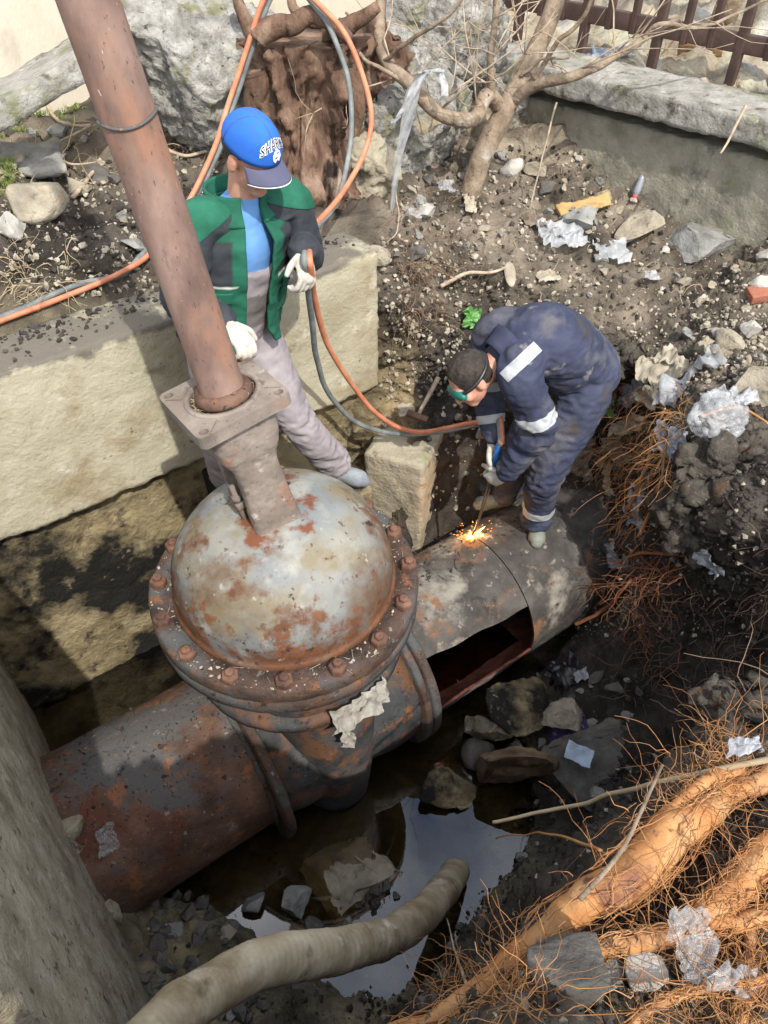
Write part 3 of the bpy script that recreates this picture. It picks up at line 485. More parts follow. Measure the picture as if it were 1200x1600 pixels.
# chippings lying in the plate's recess
parts = []
for k in range(420):
    a = rng.uniform(0, 6.28); r = rng.uniform(.084, .11); c = pcen+(e1*math.cos(a)+e2*math.sin(a))*r+ya*rng.uniform(-.008, .012); d = rng.normal(size=3); d -= ya*(d@ya)*.8; d /= np.linalg.norm(d); l = rng.uniform(.006, .022)
    parts.append(tube([c-d*l/2, c+d*l/2], .0016, 3))
tag(obj('chippings', *join(parts), K['straw']), 'pale chippings packed around the foot of the pole in the square plate', 'chippings', kind='stuff')
# ---- riser pole
pd = A(-.70, 2.13, 3.59)-A(-.522, 2.03, 2.52); pd /= np.linalg.norm(pd); p0 = A(-.522, 2.03, 2.505)
po = empty('riser_pole', p0, 'tall leaning rusty brown steel pole rising from the square plate of the valve', 'pole')
V, F = tube([p0+pd*t for t in np.linspace(0, 2.3, 60)], .0735, 48); obj('tube', pit(V, F, .0012, 8, 2), F, K['pole'], po)
V, F = revolve([(.07, .0), (.094, .0), (.097, .012), (.092, .035), (.08, .042), (.07, .042)], p0, pd, 40); obj('collar', pit(V, F, .006, 30, 6), F, K['rust_dark'], po)
s0 = 1.0
for s_ in np.linspace(0, 2.3, 400):   # height on the pole that shows at photo row 185
    q_ = p0+pd*s_; d_ = (q_-E0); v_ = 800-FPX*(d_@A(0, _s, _c))/(d_@A(0, _c, -_s))
    if v_ > 185: s0 = s_
a = np.linspace(0, 2*math.pi, 49); u1 = np.cross(pd, A(0, 1, 0)); u1 /= np.linalg.norm(u1); u2 = np.cross(pd, u1)
V, F = tube([p0+pd*(s0+.01*math.sin(t*2+1))+(u1*math.cos(t)+u2*math.sin(t))*.0765 for t in a], .0045, 7); obj('wire_loop', V, F, K['rust_dark'], po)
# ---- left pipe
lp = empty('water_main', mn(.1, NV, .18), 'thick dark rusty pipe running from the valve into the end wall', 'pipe')
def pipe_grid(ms, nphi=168, r=RP): return np.array([[mn(m, NV+r*math.cos(t), ZP+r*math.sin(t)) for t in np.linspace(0, 2*math.pi, nphi, endpoint=False)] for m in ms])
G = pipe_grid(np.linspace(-.52, MV-.378, 90)); n1, n2 = G.shape[:2]; V = G.reshape(-1, 3); F = [(i*n2+j, i*n2+(j+1) % n2, (i+1)*n2+(j+1) % n2, (i+1)*n2+j) for i in range(n1-1) for j in range(n2)]
cen = mn(0, NV, ZP); d = fbm(V, 4, 3, .5, 2)*.006+fbm(V, 22, 3, .6, 4)*.003
rad = V-cen; rad = rad-np.outer(rad@MX, MX); rad /= np.linalg.norm(rad, axis=1)[:, None]
obj('shell', V+rad*d[:, None], F, K['rust_dark'], lp)
V, F = revolve([(.398, MV-.405), (.412, MV-.4), (.418, MV-.385), (.4, MV-.377)], mn(0, NV, ZP), MX, 96); obj('weld_bead', pit(V, F, .006, 40, 2), F, K['rust'], lp)
# ---- right pipe with the window burnt out of it
def cyl_hit(u, v):
    d = ray(u, v); dm, dn, dz = d@MX, d@NX, d[2]; on, oz = -NV, EYE-ZP; a_ = dn*dn+dz*dz; b_ = on*dn+oz*dz; c_ = on*on+oz*oz-RP*RP; D = b_*b_-a_*c_
    t = (-b_-math.sqrt(max(D, 0)))/a_; return t*dm, math.atan2(oz+t*dz, on+t*dn)
TL, TR, BR, BL = [cyl_hit(*p) for p in ((674, 1024), (819, 952), (833, 1030), (702, 1093))]
TIP = cyl_hit(742, 838)
def unwrap(a): return a if a > -math.pi/2 else a+2*math.pi
m0w, m1w = MV+.50, (TR[0]+BR[0])/2; pt0, pt1 = unwrap(TL[1]), unwrap(TR[1]); pbt = unwrap(BL[1])+.12
ms = np.concatenate([np.linspace(MV+.455, m1w-.003, 80), [m1w+.003], np.linspace(m1w+.02, MV+2.25, 90)]); nphi = 480
def topline(m): return pt0+(pt1-pt0)*np.clip((m-m0w)/(m1w-m0w), 0, 1)+.012*math.sin(m*21)
n_a, n_b = 210, 60
def phis(m): t = topline(m); return np.concatenate([np.linspace(-math.pi/2, t, n_a, endpoint=False), np.linspace(t, pbt, n_b, endpoint=False), np.linspace(pbt, 1.5*math.pi, nphi-n_a-n_b, endpoint=False)])
PH = [phis(m) for m in ms]
rp = empty('cut_pipe', mn(MV+1.2, NV, .18), 'grey and rust pipe being cut, with a square window burnt out of its side', 'pipe')
V = np.array([mn(m, NV+RP*math.cos(t), ZP+RP*math.sin(t)) for m, ph_ in zip(ms, PH) for t in ph_]); F = []
kt = unwrap(TIP[1])
for i in range(len(ms)-1):
    mc = (ms[i]+ms[i+1])/2
    for j in range(nphi):
        pc_ = PH[i][j]+1e-4
        if m0w < mc < m1w-.003 and n_a <= j < n_a+n_b: continue
        if m1w-.003 < mc < m1w+.003 and kt < pc_ < pbt: continue
        j2 = (j+1) % nphi; F.append((i*nphi+j, i*nphi+j2, (i+1)*nphi+j2, (i+1)*nphi+j))
rad = V-cen; rad = rad-np.outer(rad@MX, MX); rad /= np.linalg.norm(rad, axis=1)[:, None]
V = V+rad*(fbm(V, 3, 3, .5, 6)*.008+fbm(V, 20, 3, .6, 9)*.003)[:, None]
Vi = V-rad*.014; nV = len(V); Fi = [tuple(q+nV for q in f[::-1]) for f in F]
from collections import Counter
ec = Counter(); od = {}
for f in F:
    for a_, b_ in zip(f, f[1:]+f[:1]): k_ = (min(a_, b_), max(a_, b_)); ec[k_] += 1; od[k_] = (a_, b_)
rim = [(od[k_][1], od[k_][0], od[k_][0]+nV, od[k_][1]+nV) for k_, c_ in ec.items() if c_ == 1]
sh = obj('shell', V, F, K['pipe_r'], rp); obj('inner_lining', np.concatenate([V, Vi]), Fi+rim, K['pipe_in'], rp)
V, F = disc(MV+.482, MV+.53, .472, .38); obj('pipe_flange', pit(V, F, .005, 20, 12), F, K['rust'], rp)
V, F = revolve([(.398, MV+1.62), (.409, MV+1.63), (.411, MV+1.655), (.398, MV+1.67)], mn(0, NV, ZP), MX, 96); obj('weld_bead', pit(V, F, .008, 30, 5), F, K['pipe_r'], rp)
tipw = mn(TIP[0], NV+(RP+.012)*math.cos(TIP[1]), ZP+(RP+.012)*math.sin(TIP[1]))
# ---- crumpled sheets (plastic, rags)
def sheet(c, w, h, seed, n=26, crump=.35, ax=A(1, 0, 0), ay=A(0, 1, 0), drape=0., outline=.25):
    r = np.random.default_rng(seed); ax = np.asarray(ax, float)/np.linalg.norm(ax); ay = np.asarray(ay, float)/np.linalg.norm(ay); nz_ = np.cross(ax, ay); nz_ /= np.linalg.norm(nz_); nx_ = n; ny_ = max(4, int(n*h/w))
    x, y = np.meshgrid(np.linspace(-.5, .5, nx_), np.linspace(-.5, .5, ny_), indexing='ij'); P = np.stack([x*w, y*h, 0*x], -1).reshape(-1, 3); q = P/max(w, h)
    wr = fbm(q, 2.2, 3, .55, seed)[:, None]*A(.25, .25, 0)*max(w, h); f1 = np.abs(fbm(q, 3.2, 4, .55, seed+1))-.18; f2 = fbm(q, 1.4, 2, .5, seed+2)
    z = (f1*.55+f2*.5)*crump*max(w, h); edge = 1+outline*fbm(q/(np.linalg.norm(q, axis=1)[:, None]+.05), 1.1, 2, .5, seed+3)
    P = P*edge[:, None]*(1-.25*crump)+wr*crump*2; W = np.asarray(c)+P[:, :1]*ax+P[:, 1:2]*ay+z[:, None]*nz_
    W[:, 2] -= drape*(np.abs(q[:, 0])**2)*w
    F = [(i*ny_+j, (i+1)*ny_+j, (i+1)*ny_+j+1, i*ny_+j+1) for i in range(nx_-1) for j in range(ny_-1)]
    return W, F
rg = pz(565, 1108, 1.25)
V, F = sheet(rg+A(0, -.0, .02), .30, .11, 3, 50, .4, MX, A(.2, -.6, -.5)); tag(obj('rag', V, F, K['white_rag']), 'torn grey white rag caught on the lower rim of the valve', 'rag')
V, F = sheet(pz(545, 1140, 1.14)+A(0, -.05, 0), .06, .1, 5, 16, .4, A(1, 0, 0), A(0, -.3, -1)); tag(obj('rag_strip', V, F, K['white_rag']), 'white shred dangling from the valve rim below the rag', 'rag')
hp = cyl_hit(168, 1310)
V, F = sheet(mn(hp[0], NV+.425*math.cos(hp[1]), ZP+.425*math.sin(hp[1])), .09, .14, 8, 20, .4, MX, A(.1, -.5, -.8)); tag(obj('plastic_scrap', V, F, K['plastic_clear']), 'small clear plastic scrap stuck on the dark rusty pipe', 'plastic scrap')
# ================================================================ people
def unit(v): v = np.asarray(v, float); return v/np.linalg.norm(v)
def ell(c, r, X, Y, Z, sub=3):
    V, F = ico(sub); return np.asarray(c)+V[:, :1]*X*r[0]+V[:, 1:2]*Y*r[1]+V[:, 2:]*Z*r[2], F
def ball(c, r, sub=2): return ell(c, (r, r, r), A(1, 0, 0), A(0, 1, 0), ZX, sub)
def chain(pts, rad, n=None, seg=16, side=None, flat=None, ends=True):
    pts = [np.asarray(p, float) for p in pts]; n = n or 7*len(pts); out = [tube(pts, rad, seg, n, True, side, flat)]
    if ends:
        f0 = 1 if flat is None else np.atleast_1d(flat)[0]; f1 = 1 if flat is None else np.atleast_1d(flat)[-1]
        out += [ball(pts[0], rad[0]*min(1, f0)), ball(pts[-1], rad[-1]*min(1, f1))]
    return out
def wrinkle(V, F, amp, sc=9., seed=0, joints=()):
    N = vnormals(V, F); q = V+.03*np.stack([fbm(V, 5, 2, .5, seed+k) for k in (1, 2, 3)], -1)
    r = 1-2.2*np.abs(fbm(q*A(1, 1, 1.8), sc, 3, .5, seed+5)); k = np.full(len(V), .55)
    for p, rad, g in joints: k += g*np.exp(-(np.linalg.norm(V-np.asarray(p), axis=1)/rad)**2)
    return V+N*(amp*k*(r-.45)+.004*fbm(V, 4, 2, .5, seed+8))[:, None]
def take(V, F, mask, off=0.):
    """faces whose every corner is in mask, lifted off the garment"""
    N = vnormals(V, F); keep = [f for f in F if all(mask[i] for i in f)]; ids = sorted({i for f in keep for i in f}); mp = {a: b for b, a in enumerate(ids)}
    return V[ids]+N[ids]*off, [[mp[i] for i in f] for f in keep]
def slice_take(V, F, planes, off=0., keep=None):
    """the piece of a garment behind every plane (point, outward normal), cut with clean edges and lifted"""
    bm = bm_of(V, F)
    for p, n_ in planes: bmesh.ops.bisect_plane(bm, geom=list(bm.verts)+list(bm.edges)+list(bm.faces), dist=1e-5, plane_co=Vector(p), plane_no=Vector(n_), clear_outer=True)
    if keep is not None: bmesh.ops.delete(bm, geom=[f for f in bm.faces if not keep(np.array(f.calc_center_median()))], context='FACES')
    bm.verts.index_update(); bm.normal_update(); nn = np.array([v.normal[:] for v in bm.verts]).reshape(-1, 3); V2, F2 = bm_out(bm); return V2+nn*off if len(V2) else (V2), F2
def hand(w, d, nrm, s, curl=(.5, .6, .6, .7), tcurl=.4, sc=1.):
    d, nrm = unit(d), unit(nrm); nrm = unit(nrm-d*(d@nrm)); s = unit(np.asarray(s)-d*(d@np.asarray(s))); s = unit(s-nrm*(nrm@s))
    P = [ell(w+d*.048*sc, (.056*sc, .043*sc, .021*sc), d, s, nrm)]+chain([w-d*.02, w+d*.01], [.029, .028])
    for k, (o_, l_) in enumerate(((.031, .072), (.011, .08), (-.01, .075), (-.03, .06))):
        p = w+d*.088*sc+s*o_*sc-nrm*.003; pts = [p-d*.02]; a = 0; pts.append(p)
        for j, fr in enumerate((.45, .32, .23)):
            a += curl[k]*(1, 1.1, .8)[j]; dd = d*math.cos(a)-nrm*math.sin(a); p = p+dd*l_*fr*sc; pts.append(p)
        P += chain(pts, [.0105*sc, .0105*sc, .0098*sc, .009*sc, .008*sc], 14, 10)
    p = w+d*.022*sc+s*.034*sc; t1 = unit(d*.65+s*.75-nrm*.25); p1 = p+t1*.035*sc; t2 = unit(t1*math.cos(tcurl)+unit(d*.7-nrm*.6-s*.3)*math.sin(tcurl)); P += chain([p-t1*.015, p1, p1+t2*.032*sc], [.0135*sc, .012*sc, .0095*sc], 10, 10)
    return remesh(P, .0042, 3)
def head_parts(c, hf, hu):
    hl = np.cross(hu, hf); P = [ell(c+hu*.022-hf*.012, (.077, .097, .092), hl, hf, hu), ell(c+hf*.03-hu*.045, (.062, .066, .08), hl, hf, hu), ell(c+hf*.066-hu*.102, (.033, .03, .026), hl, hf, hu), ell(c+hf*.075+hu*.018, (.05, .022, .018), hl, hf, hu)]
    P += chain([c+hf*.088+hu*.0, c+hf*.112-hu*.035, c+hf*.112-hu*.045], [.010, .014, .012], 8, 10)
    for s_ in (-1, 1):
        P += [ell(c+hl*s_*.08-hf*.004-hu*.02, (.011, .022, .034), unit(hl+hf*.4*s_), hf, hu), ell(c+hl*s_*.045+hf*.07-hu*.03, (.024, .022, .026), hl, hf, hu), ball(c+hl*s_*.015+hf*.093-hu*.045, .011)]
    P += [ell(c+hf*.086-hu*.068, (.026, .014, .008), hl, hf, hu), ell(c+hf*.084-hu*.082, (.023, .014, .009), hl, hf, hu)]
    return P
K['skin'] = mat('skin', [(.42, .2, .14), (.52, .27, .19), (.56, .31, .23)], 18, .55, .15, 90, sss=.12, dist=.003)
K['hair'] = mat('hair', [(.018, .014, .012), (.04, .032, .027), (.075, .06, .05)], 40, .7, .9, 160, dist=.008, stretch=(1, 1, .4))
K['glove'] = mat('glove', [(.4, .375, .32), (.5, .475, .42), (.57, .545, .49)], 14, .95, .5, 160, layers=[((.24, .205, .16), 10, .56, .72)], dist=.003)
K['green_c'] = mat('green_cloth', [(.009, .078, .047), (.013, .108, .066), (.022, .14, .09)], 9, .85, .3, 120, dist=.003)
K['dark_c'] = mat('dark_cloth', [(.022, .026, .032), (.036, .042, .05), (.055, .062, .072)], 9, .88, .3, 120, dist=.003)
K['jacket'] = mat('jacket_cloth', [(.75, .75, .75), (1, 1, 1), (1.2, 1.2, 1.2)], 8, .86, .3, 120, attr='Col', dist=.003)
K['blue_t'] = mat('tee_cloth', [(.1, .24, .52), (.14, .31, .62)], 8, .85, .2, 100, dist=.003)
K['grey_c'] = mat('overall_cloth', [(.185, .175, .185), (.265, .25, .26), (.33, .315, .32)], 7, .9, .3, 120, attr='Col', dist=.003)
K['navy_c'] = mat('coverall_cloth', [(.022, .027, .052), (.036, .043, .078), (.055, .064, .105)], 6, .85, .35, 90, layers=[((.13, .125, .13), 4.2, .50, .70), ((.05, .043, .04), 5, .56, .68), ((.22, .2, .19), 11, .62, .72)], dist=.004)
K['reflect'] = mat('reflective_tape', [(.34, .36, .37), (.45, .47, .48)], 20, .5, .15, 120, layers=[((.36, .34, .3), 14, .6, .75)])
K['boot'] = mat('boot_rubber', [(.1, .115, .1), (.17, .19, .165), (.24, .26, .23)], 12, .7, .3, 60, layers=[((.09, .075, .06), 8, .55, .68)])
K['shoe'] = mat('work_shoe', [(.12, .14, .16), (.2, .225, .25), (.28, .3, .32)], 14, .8, .3, 60)
K['cap'] = mat('cap_cloth', [(.02, .11, .46), (.028, .15, .58)], 8, .8, .25, 150, dist=.002)
K['brim'] = mat('brim_cloth', [(.07, .075, .13), (.1, .1, .16)], 8, .8, .2, 150, dist=.002)
K['thread'] = mat('white_thread', [(.75, .76, .78), (.85, .86, .88)], 20, .8, .1, 100); K['navy'] = mat('navy_thread', [(.01, .013, .04), (.018, .022, .06)], 20, .8, .1, 100)
K['goggle'] = mat('goggle_teal', [(.01, .1, .08), (.018, .16, .125)], 10, .3, .05, 60); K['eye'] = mat('eye', [(.03, .02, .02), (.05, .03, .02)], 5, .2, 0)
# ---------------- man in the green jacket
f1 = unit((.58, -.81, 0)); l1 = A(-f1[1], f1[0], 0); fh = unit((.80, -.60, 0)); lh = A(-fh[1], fh[0], 0)
pel, nek, hd = A(-.635, 2.76, 2.34), A(-.515, 2.74, 2.87), A(-.452, 2.675, 3.045)
pit1 = math.radians(27); hf = unit(fh*math.cos(pit1)-ZX*math.sin(pit1)); hu = unit(ZX*math.cos(pit1)+fh*math.sin(pit1)-lh*.05); hu = unit(hu-hf*(hu@hf)); hl = np.cross(hu, hf)
shL, shR = nek+l1*.185+A(0, 0, -.06), nek-l1*.185+A(0, 0, -.06)
elR, wrR = A(-.735, 2.49, 2.60), A(-.565, 2.33, 2.605); elL, wrL = A(-.315, 2.90, 2.57), A(-.30, 2.665, 2.705)
hipL, hipR = pel+l1*.09, pel-l1*.09; ftL, ftR = A(-.245, 2.82, 1.42), A(-.77, 2.74, 1.42); knL, knR = A(-.40, 2.71, 1.90), A(-.75, 2.68, 1.9)
p1 = empty('person', A(-.47, 2.74, 1.4), 'man in a blue cap and open green and black jacket holding the hoses', 'person')
B = head_parts(hd, hf, hu)+chain([nek-ZX*.03, hd-hu*.06-hf*.01], [.058, .055])+chain([pel, (pel+nek)/2, nek-ZX*.10], [.10, .10, .075], side=l1, flat=[1.1, 1.1, 1.1])
B += chain([shR, elR, wrR], [.05, .042, .03])+chain([shL, elL, wrL], [.05, .042, .03])+chain([hipL, knL, ftL+A(0, 0, .08)], [.075, .055, .04])+chain([hipR, knR, ftR+A(0, 0, .08)], [.075, .055, .04])+chain([shR, nek-ZX*.08, shL], [.05, .05, .05])
V, F = remesh(B, .0075, 3); obj('body', V, F, K['skin'], p1)
for s_ in (-1, 1): obj('eye', *ell(hd+hl*s_*.032+hf*.079-hu*.012, (.012, .008, .006), hl, hf, hu, 2), K['eye'], p1)
# stubble and short hair at the back of the head
V, F = remesh([ell(hd+hu*.022-hf*.02, (.081, .094, .088), hl, hf, hu)], .006, 2); mk = ((V-hd)@hf < .03)&((V-hd)@hu > -.055); obj('hair', *take(V, F, mk), K['hair'], p1)
# t-shirt and overalls
spine = lambda t: pel+(nek-pel)*t
V, F = remesh(chain([spine(.35), spine(.7)+f1*.012, spine(.9)], [.125, .125, .085], side=l1, flat=[1.12, 1.15, 1.1])+chain([spine(.78)+f1*.012, spine(.92)+f1*.015, nek-ZX*.0+f1*.015], [.105, .082, .062]), .009, 3); obj('t_shirt', wrinkle(V, F, .006, 8, 2), F, K['blue_t'], p1)
bibtop = .64
OV = chain([spine(-.08), spine(.15)+f1*.01, spine(.42)+f1*.012, spine(.6)+f1*.02], [.14, .148, .148, .14], side=l1, flat=[1.15, 1.15, 1.12, 1.12], ends=False)+chain([hipL, knL, ftL+A(0, 0, .1)], [.108, .083, .082])+chain([hipR, knR, ftR+A(0, 0, .1)], [.108, .083, .082])+[ball(pel, .14)]
V, F = remesh(OV, .009, 3); V = wrinkle(V, F, .011, 8, 4, [(knL, .14, .9), (ftL+A(0, 0, .15), .14, 1.3), (knR, .14, .8), (pel, .15, .5)])
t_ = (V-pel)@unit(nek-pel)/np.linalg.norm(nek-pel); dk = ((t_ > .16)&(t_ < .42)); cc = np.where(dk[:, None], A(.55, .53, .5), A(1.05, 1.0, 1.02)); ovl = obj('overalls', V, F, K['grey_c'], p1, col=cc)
# jacket body: open shell
def jrow(h, th):
    t = -.02+h*.97; c = spine(t)+f1*(.012*math.sin(h*3)); a = np.interp(h, [0, .3, .6, .82, .93, 1], [.215, .205, .205, .2, .13, .105]); b = np.interp(h, [0, .3, .6, .82, .93, 1], [.19, .188, .192, .178, .135, .11]); c = c-f1*(.01+.02*(h > .9)*(h-.9)*10)
    return c+np.cos(th)*f1*b+np.sin(th)*l1*a+ZX*(.03*np.clip((h-.82)/.1, 0, 1)*(1-np.abs(np.cos(th)))*0)
def jacket_patch(h0, h1, a0, a1, nh, na, off):
    hs = np.linspace(h0, h1, nh); G = []; HH = []; TT = []
    for h in hs:
        op = np.interp(h, [0, .12, .35, .7, .86, 1], [.34, .2, .22, .27, .30, .34])
        for k in range(na):
            s_ = a0+(a1-a0)*k/(na-1); th = op+s_*(2*math.pi-2*op) ; p = jrow(h, np.asarray(th)); n_ = unit(math.cos(th)*f1/.17+math.sin(th)*l1/.2); G.append(p+n_*off); HH.append(h); TT.append(s_)
    F = [(i*na+j, i*na+j+1, (i+1)*na+j+1, (i+1)*na+j) for i in range(nh-1) for j in range(na-1)]
    return np.array(G), F, np.array(HH), np.array(TT)
def thick(V, F, t):
    o = raw(V, F); m = o.modifiers.new('t', 'SOLIDIFY'); m.thickness = t; m.offset = 0; r = mesh_eval(o); kill(o); return r
V, F, HH, TT = jacket_patch(0, 1, 0, 1, 70, 120, 0); V = wrinkle(V, F, .016, 6, 9, [(pel, .25, .5)])
V += (np.exp(-((TT-.0)/.06)**2)*(1-HH)**3)[:, None]*(f1*.05+l1*.03)+(np.exp(-((TT-1.)/.06)**2)*(1-HH)**3)[:, None]*(f1*.05-l1*.0)
e_ = np.minimum(TT, 1-TT); grn, drk, wht = A(.012, .098, .06), A(.03, .034, .04), A(.6, .6, .58)
cc = np.tile(grn, (len(V), 1)); dkm = ((HH > .55)&(HH < .86)&(e_ > .045)&(e_ < .26))|((e_ > .2)&(e_ < .3)&(HH < .86)); cc[dkm] = drk; cc[(np.abs(HH-.55) < .008)&(e_ > .03)&(e_ < .2)] = wht
o_ = raw(V, F); ca = o_.data.color_attributes.new('Col', 'FLOAT_COLOR', 'POINT'); c4 = np.ones((len(V), 4)); c4[:, :3] = cc; ca.data.foreach_set('color', c4.ravel()); kill(o_)
jk = obj('jacket', V, F, K['jacket'], p1, col=cc); m = jk.modifiers.new('thickness', 'SOLIDIFY'); m.thickness = .01; m.offset = -1
for a0, a1 in ((.84, .95), (.06, .155)):
    V, F, _, _ = jacket_patch(.22, .45, a0, a1, 16, 16, .012); V, F = thick(V, F, .007); pk = obj('pocket', wrinkle(V, F, .004, 9, 3), F, K['green_c'], p1)
    V, F, _, _ = jacket_patch(.43, .52, a0-.005, a1+.005, 8, 16, .017); V, F = thick(V, F, .007); obj('flap', V, F, K['green_c'], pk)
    q, _, _, _ = jacket_patch(.455, .455, (a0+a1)/2, (a0+a1)/2+1e-4, 2, 2, .023); obj('button', *ell(q[0], (.009, .009, .009), A(1, 0, 0), A(0, 1, 0), ZX, 2), K['thread'], pk)
V, F, _, _ = jacket_patch(.93, 1.1, 0, 1, 12, 80, .006); V, F = thick(V, F, .012); obj('collar', V, F, K['green_c'], p1)
for sh_, el_, wr_ in ((shR, elR, wrR), (shL, elL, wrL)):
    ou = unit(sh_-nek); V, F = remesh(chain([nek+(sh_-nek)*.45-ZX*.05, sh_, sh_+(el_-sh_)*.5, el_, el_+(wr_-el_)*.6, wr_], [.085, .085, .08, .072, .064, .055]), .008, 3); V = wrinkle(V, F, .010, 8, 14, [(el_, .13, 1.0), (wr_, .1, .6)])
    sv = obj('sleeve', V, F, K['dark_c'], p1); obj('shoulder_patch', *slice_take(V, F, [(sh_+unit(el_-sh_)*.085, unit(el_-sh_)), (sh_, -unit(ZX*.9+ou*.3))], .004), K['green_c'], sv)
V, F = hand(wrR+A(.025, -.025, -.0), A(.62, -.6, -.30), A(.25, -.05, 1), A(.6, .65, 0), (.75, .8, .85, .9), .8, 1.05); obj('glove', V, F, K['glove'], p1)
gripL = A(-.285, 2.60, 2.665)
V, F = hand(wrL+A(.0, -.02, -.005), unit(gripL-wrL+A(.01, -.02, -.055)), A(.75, -.45, .35), A(-.55, -.6, .1), (.8, .85, .9, 1.0), .7, 1.1); obj('glove', V, F, K['glove'], p1)
def boot(name, ank, heel, toe, mt, par, hgt=.14, w=.05):
    d = unit(A(toe[0]-heel[0], toe[1]-heel[1], toe[2]-heel[2])); s_ = unit(np.cross(ZX, d)); L_ = np.linalg.norm(np.asarray(toe)-np.asarray(heel))
    P = chain([heel+d*.035+ZX*.045, heel+d*L_*.45+ZX*.045, heel+d*L_*.75+ZX*.035, toe-d*.045+ZX*.03], [.042, .043, .047, .035], seg=18, side=s_)+chain([ank+ZX*hgt*.6, ank, heel+d*.05+ZX*.05], [.055, .05, .045])
    V, F = remesh(P, .007, 3); V[:, 2] = np.where(V[:, 2] < min(heel[2], toe[2])+.0, np.minimum(heel[2], toe[2]), V[:, 2]); b_ = obj(name, wrinkle(V, F, .004, 9, 3), F, mt, par)
    return b_
dL = unit(A(.95, -.35, 0)); boot('shoe', ftL+A(0, 0, .09), ftL-dL*.07, ftL+dL*.2, K['shoe'], p1); dR = unit(A(.1, -1, 0)); boot('shoe', ftR+A(0, 0, .09), ftR-dR*.07, ftR+dR*.17, K['shoe'], p1)
# cap
cc0 = hd+hu*.032-hf*.004
V, F = ico(4); V = V*A(.088, .112, .108); mk = V[:, 2] > -.012; N = V/A(.088, .112, .108); V, F = take(V, F, mk); V = V+unit(A(0, 0, 1))*0
Vw = cc0+V[:, :1]*hl+V[:, 1:2]*hf+V[:, 2:]*hu; cap = obj('cap', *thick(wrinkle(Vw, F, .003, 9, 2), F, .004), K['cap'], p1)
for k in range(3):
    a_ = k*math.pi/3+math.pi/6; obj('seam', *tube([cc0+hl*.0895*math.cos(a_)*math.cos(t)+hf*.1135*math.sin(a_)*math.cos(t)+hu*(.1095*math.sin(t)) for t in np.linspace(.02, math.pi-.02, 40)], .0013, 5), K['brim'], cap)
obj('cap_button', *ell(cc0+hu*.108, (.009, .009, .005), hl, hf, hu, 2), K['cap'], cap)
G = []; nb, nr = 25, 9
for i in range(nr):
    for j in range(nb):
        a = (j/(nb-1)-.5)*2*1.12; r0 = A(.089*math.sin(a), .112*math.cos(a)); ex = i/(nr-1); x = r0[0]*(1+.10*ex*abs(math.sin(a))); y = r0[1]+.062*ex*math.cos(a)**.6; z = -.004-.02*ex-.035*(x/.09)**2*(.5+.5*ex); G.append(cc0+hl*x+hf*y+hu*z)
F = [(i*nb+j, i*nb+j+1, (i+1)*nb+j+1, (i+1)*nb+j) for i in range(nr-1) for j in range(nb-1)]; G = np.array(G)
br = obj('brim', *thick(G, F, .004), K['brim'], cap); obj('piping', *tube(G[-nb:]-hu*.001, .0028, 6), K['thread'], br)
def cap_at(x, y, off):   # x along the forehead, y up the front panel, metres
    th = x/.1; ph_ = (y+.03)/.105; rr_ = math.cos(ph_); d_ = A(math.sin(th)*rr_*.088, math.cos(th)*rr_*.112, math.sin(ph_)*.108); n_ = unit(d_/A(.088**2, .112**2, .108**2)); d_ = d_+n_*off; return cc0+d_[0]*hl+d_[1]*hf+d_[2]*hu
def lettering(txt, size, fn, off, grow, par, name, mt):
    cu = bpy.data.curves.new('work', 'FONT'); cu.body = txt; cu.size = size; cu.align_x = 'CENTER'; cu.offset = grow; cu.resolution_u = 2; o = bpy.data.objects.new('work', cu); S.collection.objects.link(o)
    V, F = mesh_eval(o); bpy.data.objects.remove(o)
    if len(V) == 0: return
    bm = bm_of(V, F); bmesh.ops.triangulate(bm, faces=list(bm.faces)); bmesh.ops.subdivide_edges(bm, edges=[e for e in bm.edges if e.calc_length() > size*.25], cuts=1); bm.verts.index_update(); V, F = bm_out(bm)
    return obj(name, np.array([fn(v[0], v[1], off) for v in V]), F, mt, par, smooth=False)
arch = lambda x, y, o_: cap_at(x*.95, y+.030-x*x*5.0, o_)
lettering('SHARKS', .040, arch, .0042, .0028, cap, 'lettering_backing', K['thread']); lettering('SHARKS', .040, arch, .0056, .0, cap, 'lettering', K['navy'])
q = [(-.019, .012), (-.008, .026), (.006, .03), (.02, .022), (.024, .006), (.012, -.008), (.002, -.002), (-.008, -.01), (-.016, -.002)]
obj('emblem', [cap_at(x, y-.002, .005) for x, y in q]+[cap_at(.002, .012, .0055)], [(i, (i+1) % 9, 9) for i in range(9)], K['thread'], cap, smooth=False)
for x, y, w_, h_ in ((.004, .017, .009, .0022), (-.004, .004, .007, .0018)): obj('emblem_mark', *ell(cap_at(x, y, .006), (w_, h_, .001), unit(hl+hu*.35), unit(hu-hl*.35), hf, 2), K['navy'], cap)
# ---------------- bending man in the coverall
P2 = dict(pel=A(.955, 3.06, 1.90), chs=A(.70, 2.93, 2.14), nek=A(.535, 2.86, 2.13), hd=A(.375, 2.775, 2.065))
f2 = unit((-1, -.45, 0)); l2 = A(-f2[1], f2[0], 0)   # his left is towards the camera
if l2[1] > 0: l2 = -l2
sL, sR = A(.585, 2.735, 2.12), A(.50, 3.02, 2.12); eL, eR = A(.70, 2.68, 1.85), A(.505, 2.985, 1.82); wL, wR = A(.595, 2.72, 1.565), A(.535, 2.86, 1.66)
hL, hR = P2['pel']+A(.0, -.1, -.04), P2['pel']+A(.05, .1, -.04); kL, kR = A(.80, 2.80, 1.46), A(.75, 3.13, 1.44); aL, aR = A(.825, 2.88, 1.07), A(.70, 3.17, .98)
p2 = empty('person', A(.78, 3.0, .95), 'worker in a dusty navy coverall bending over the pipe with a cutting torch', 'person')
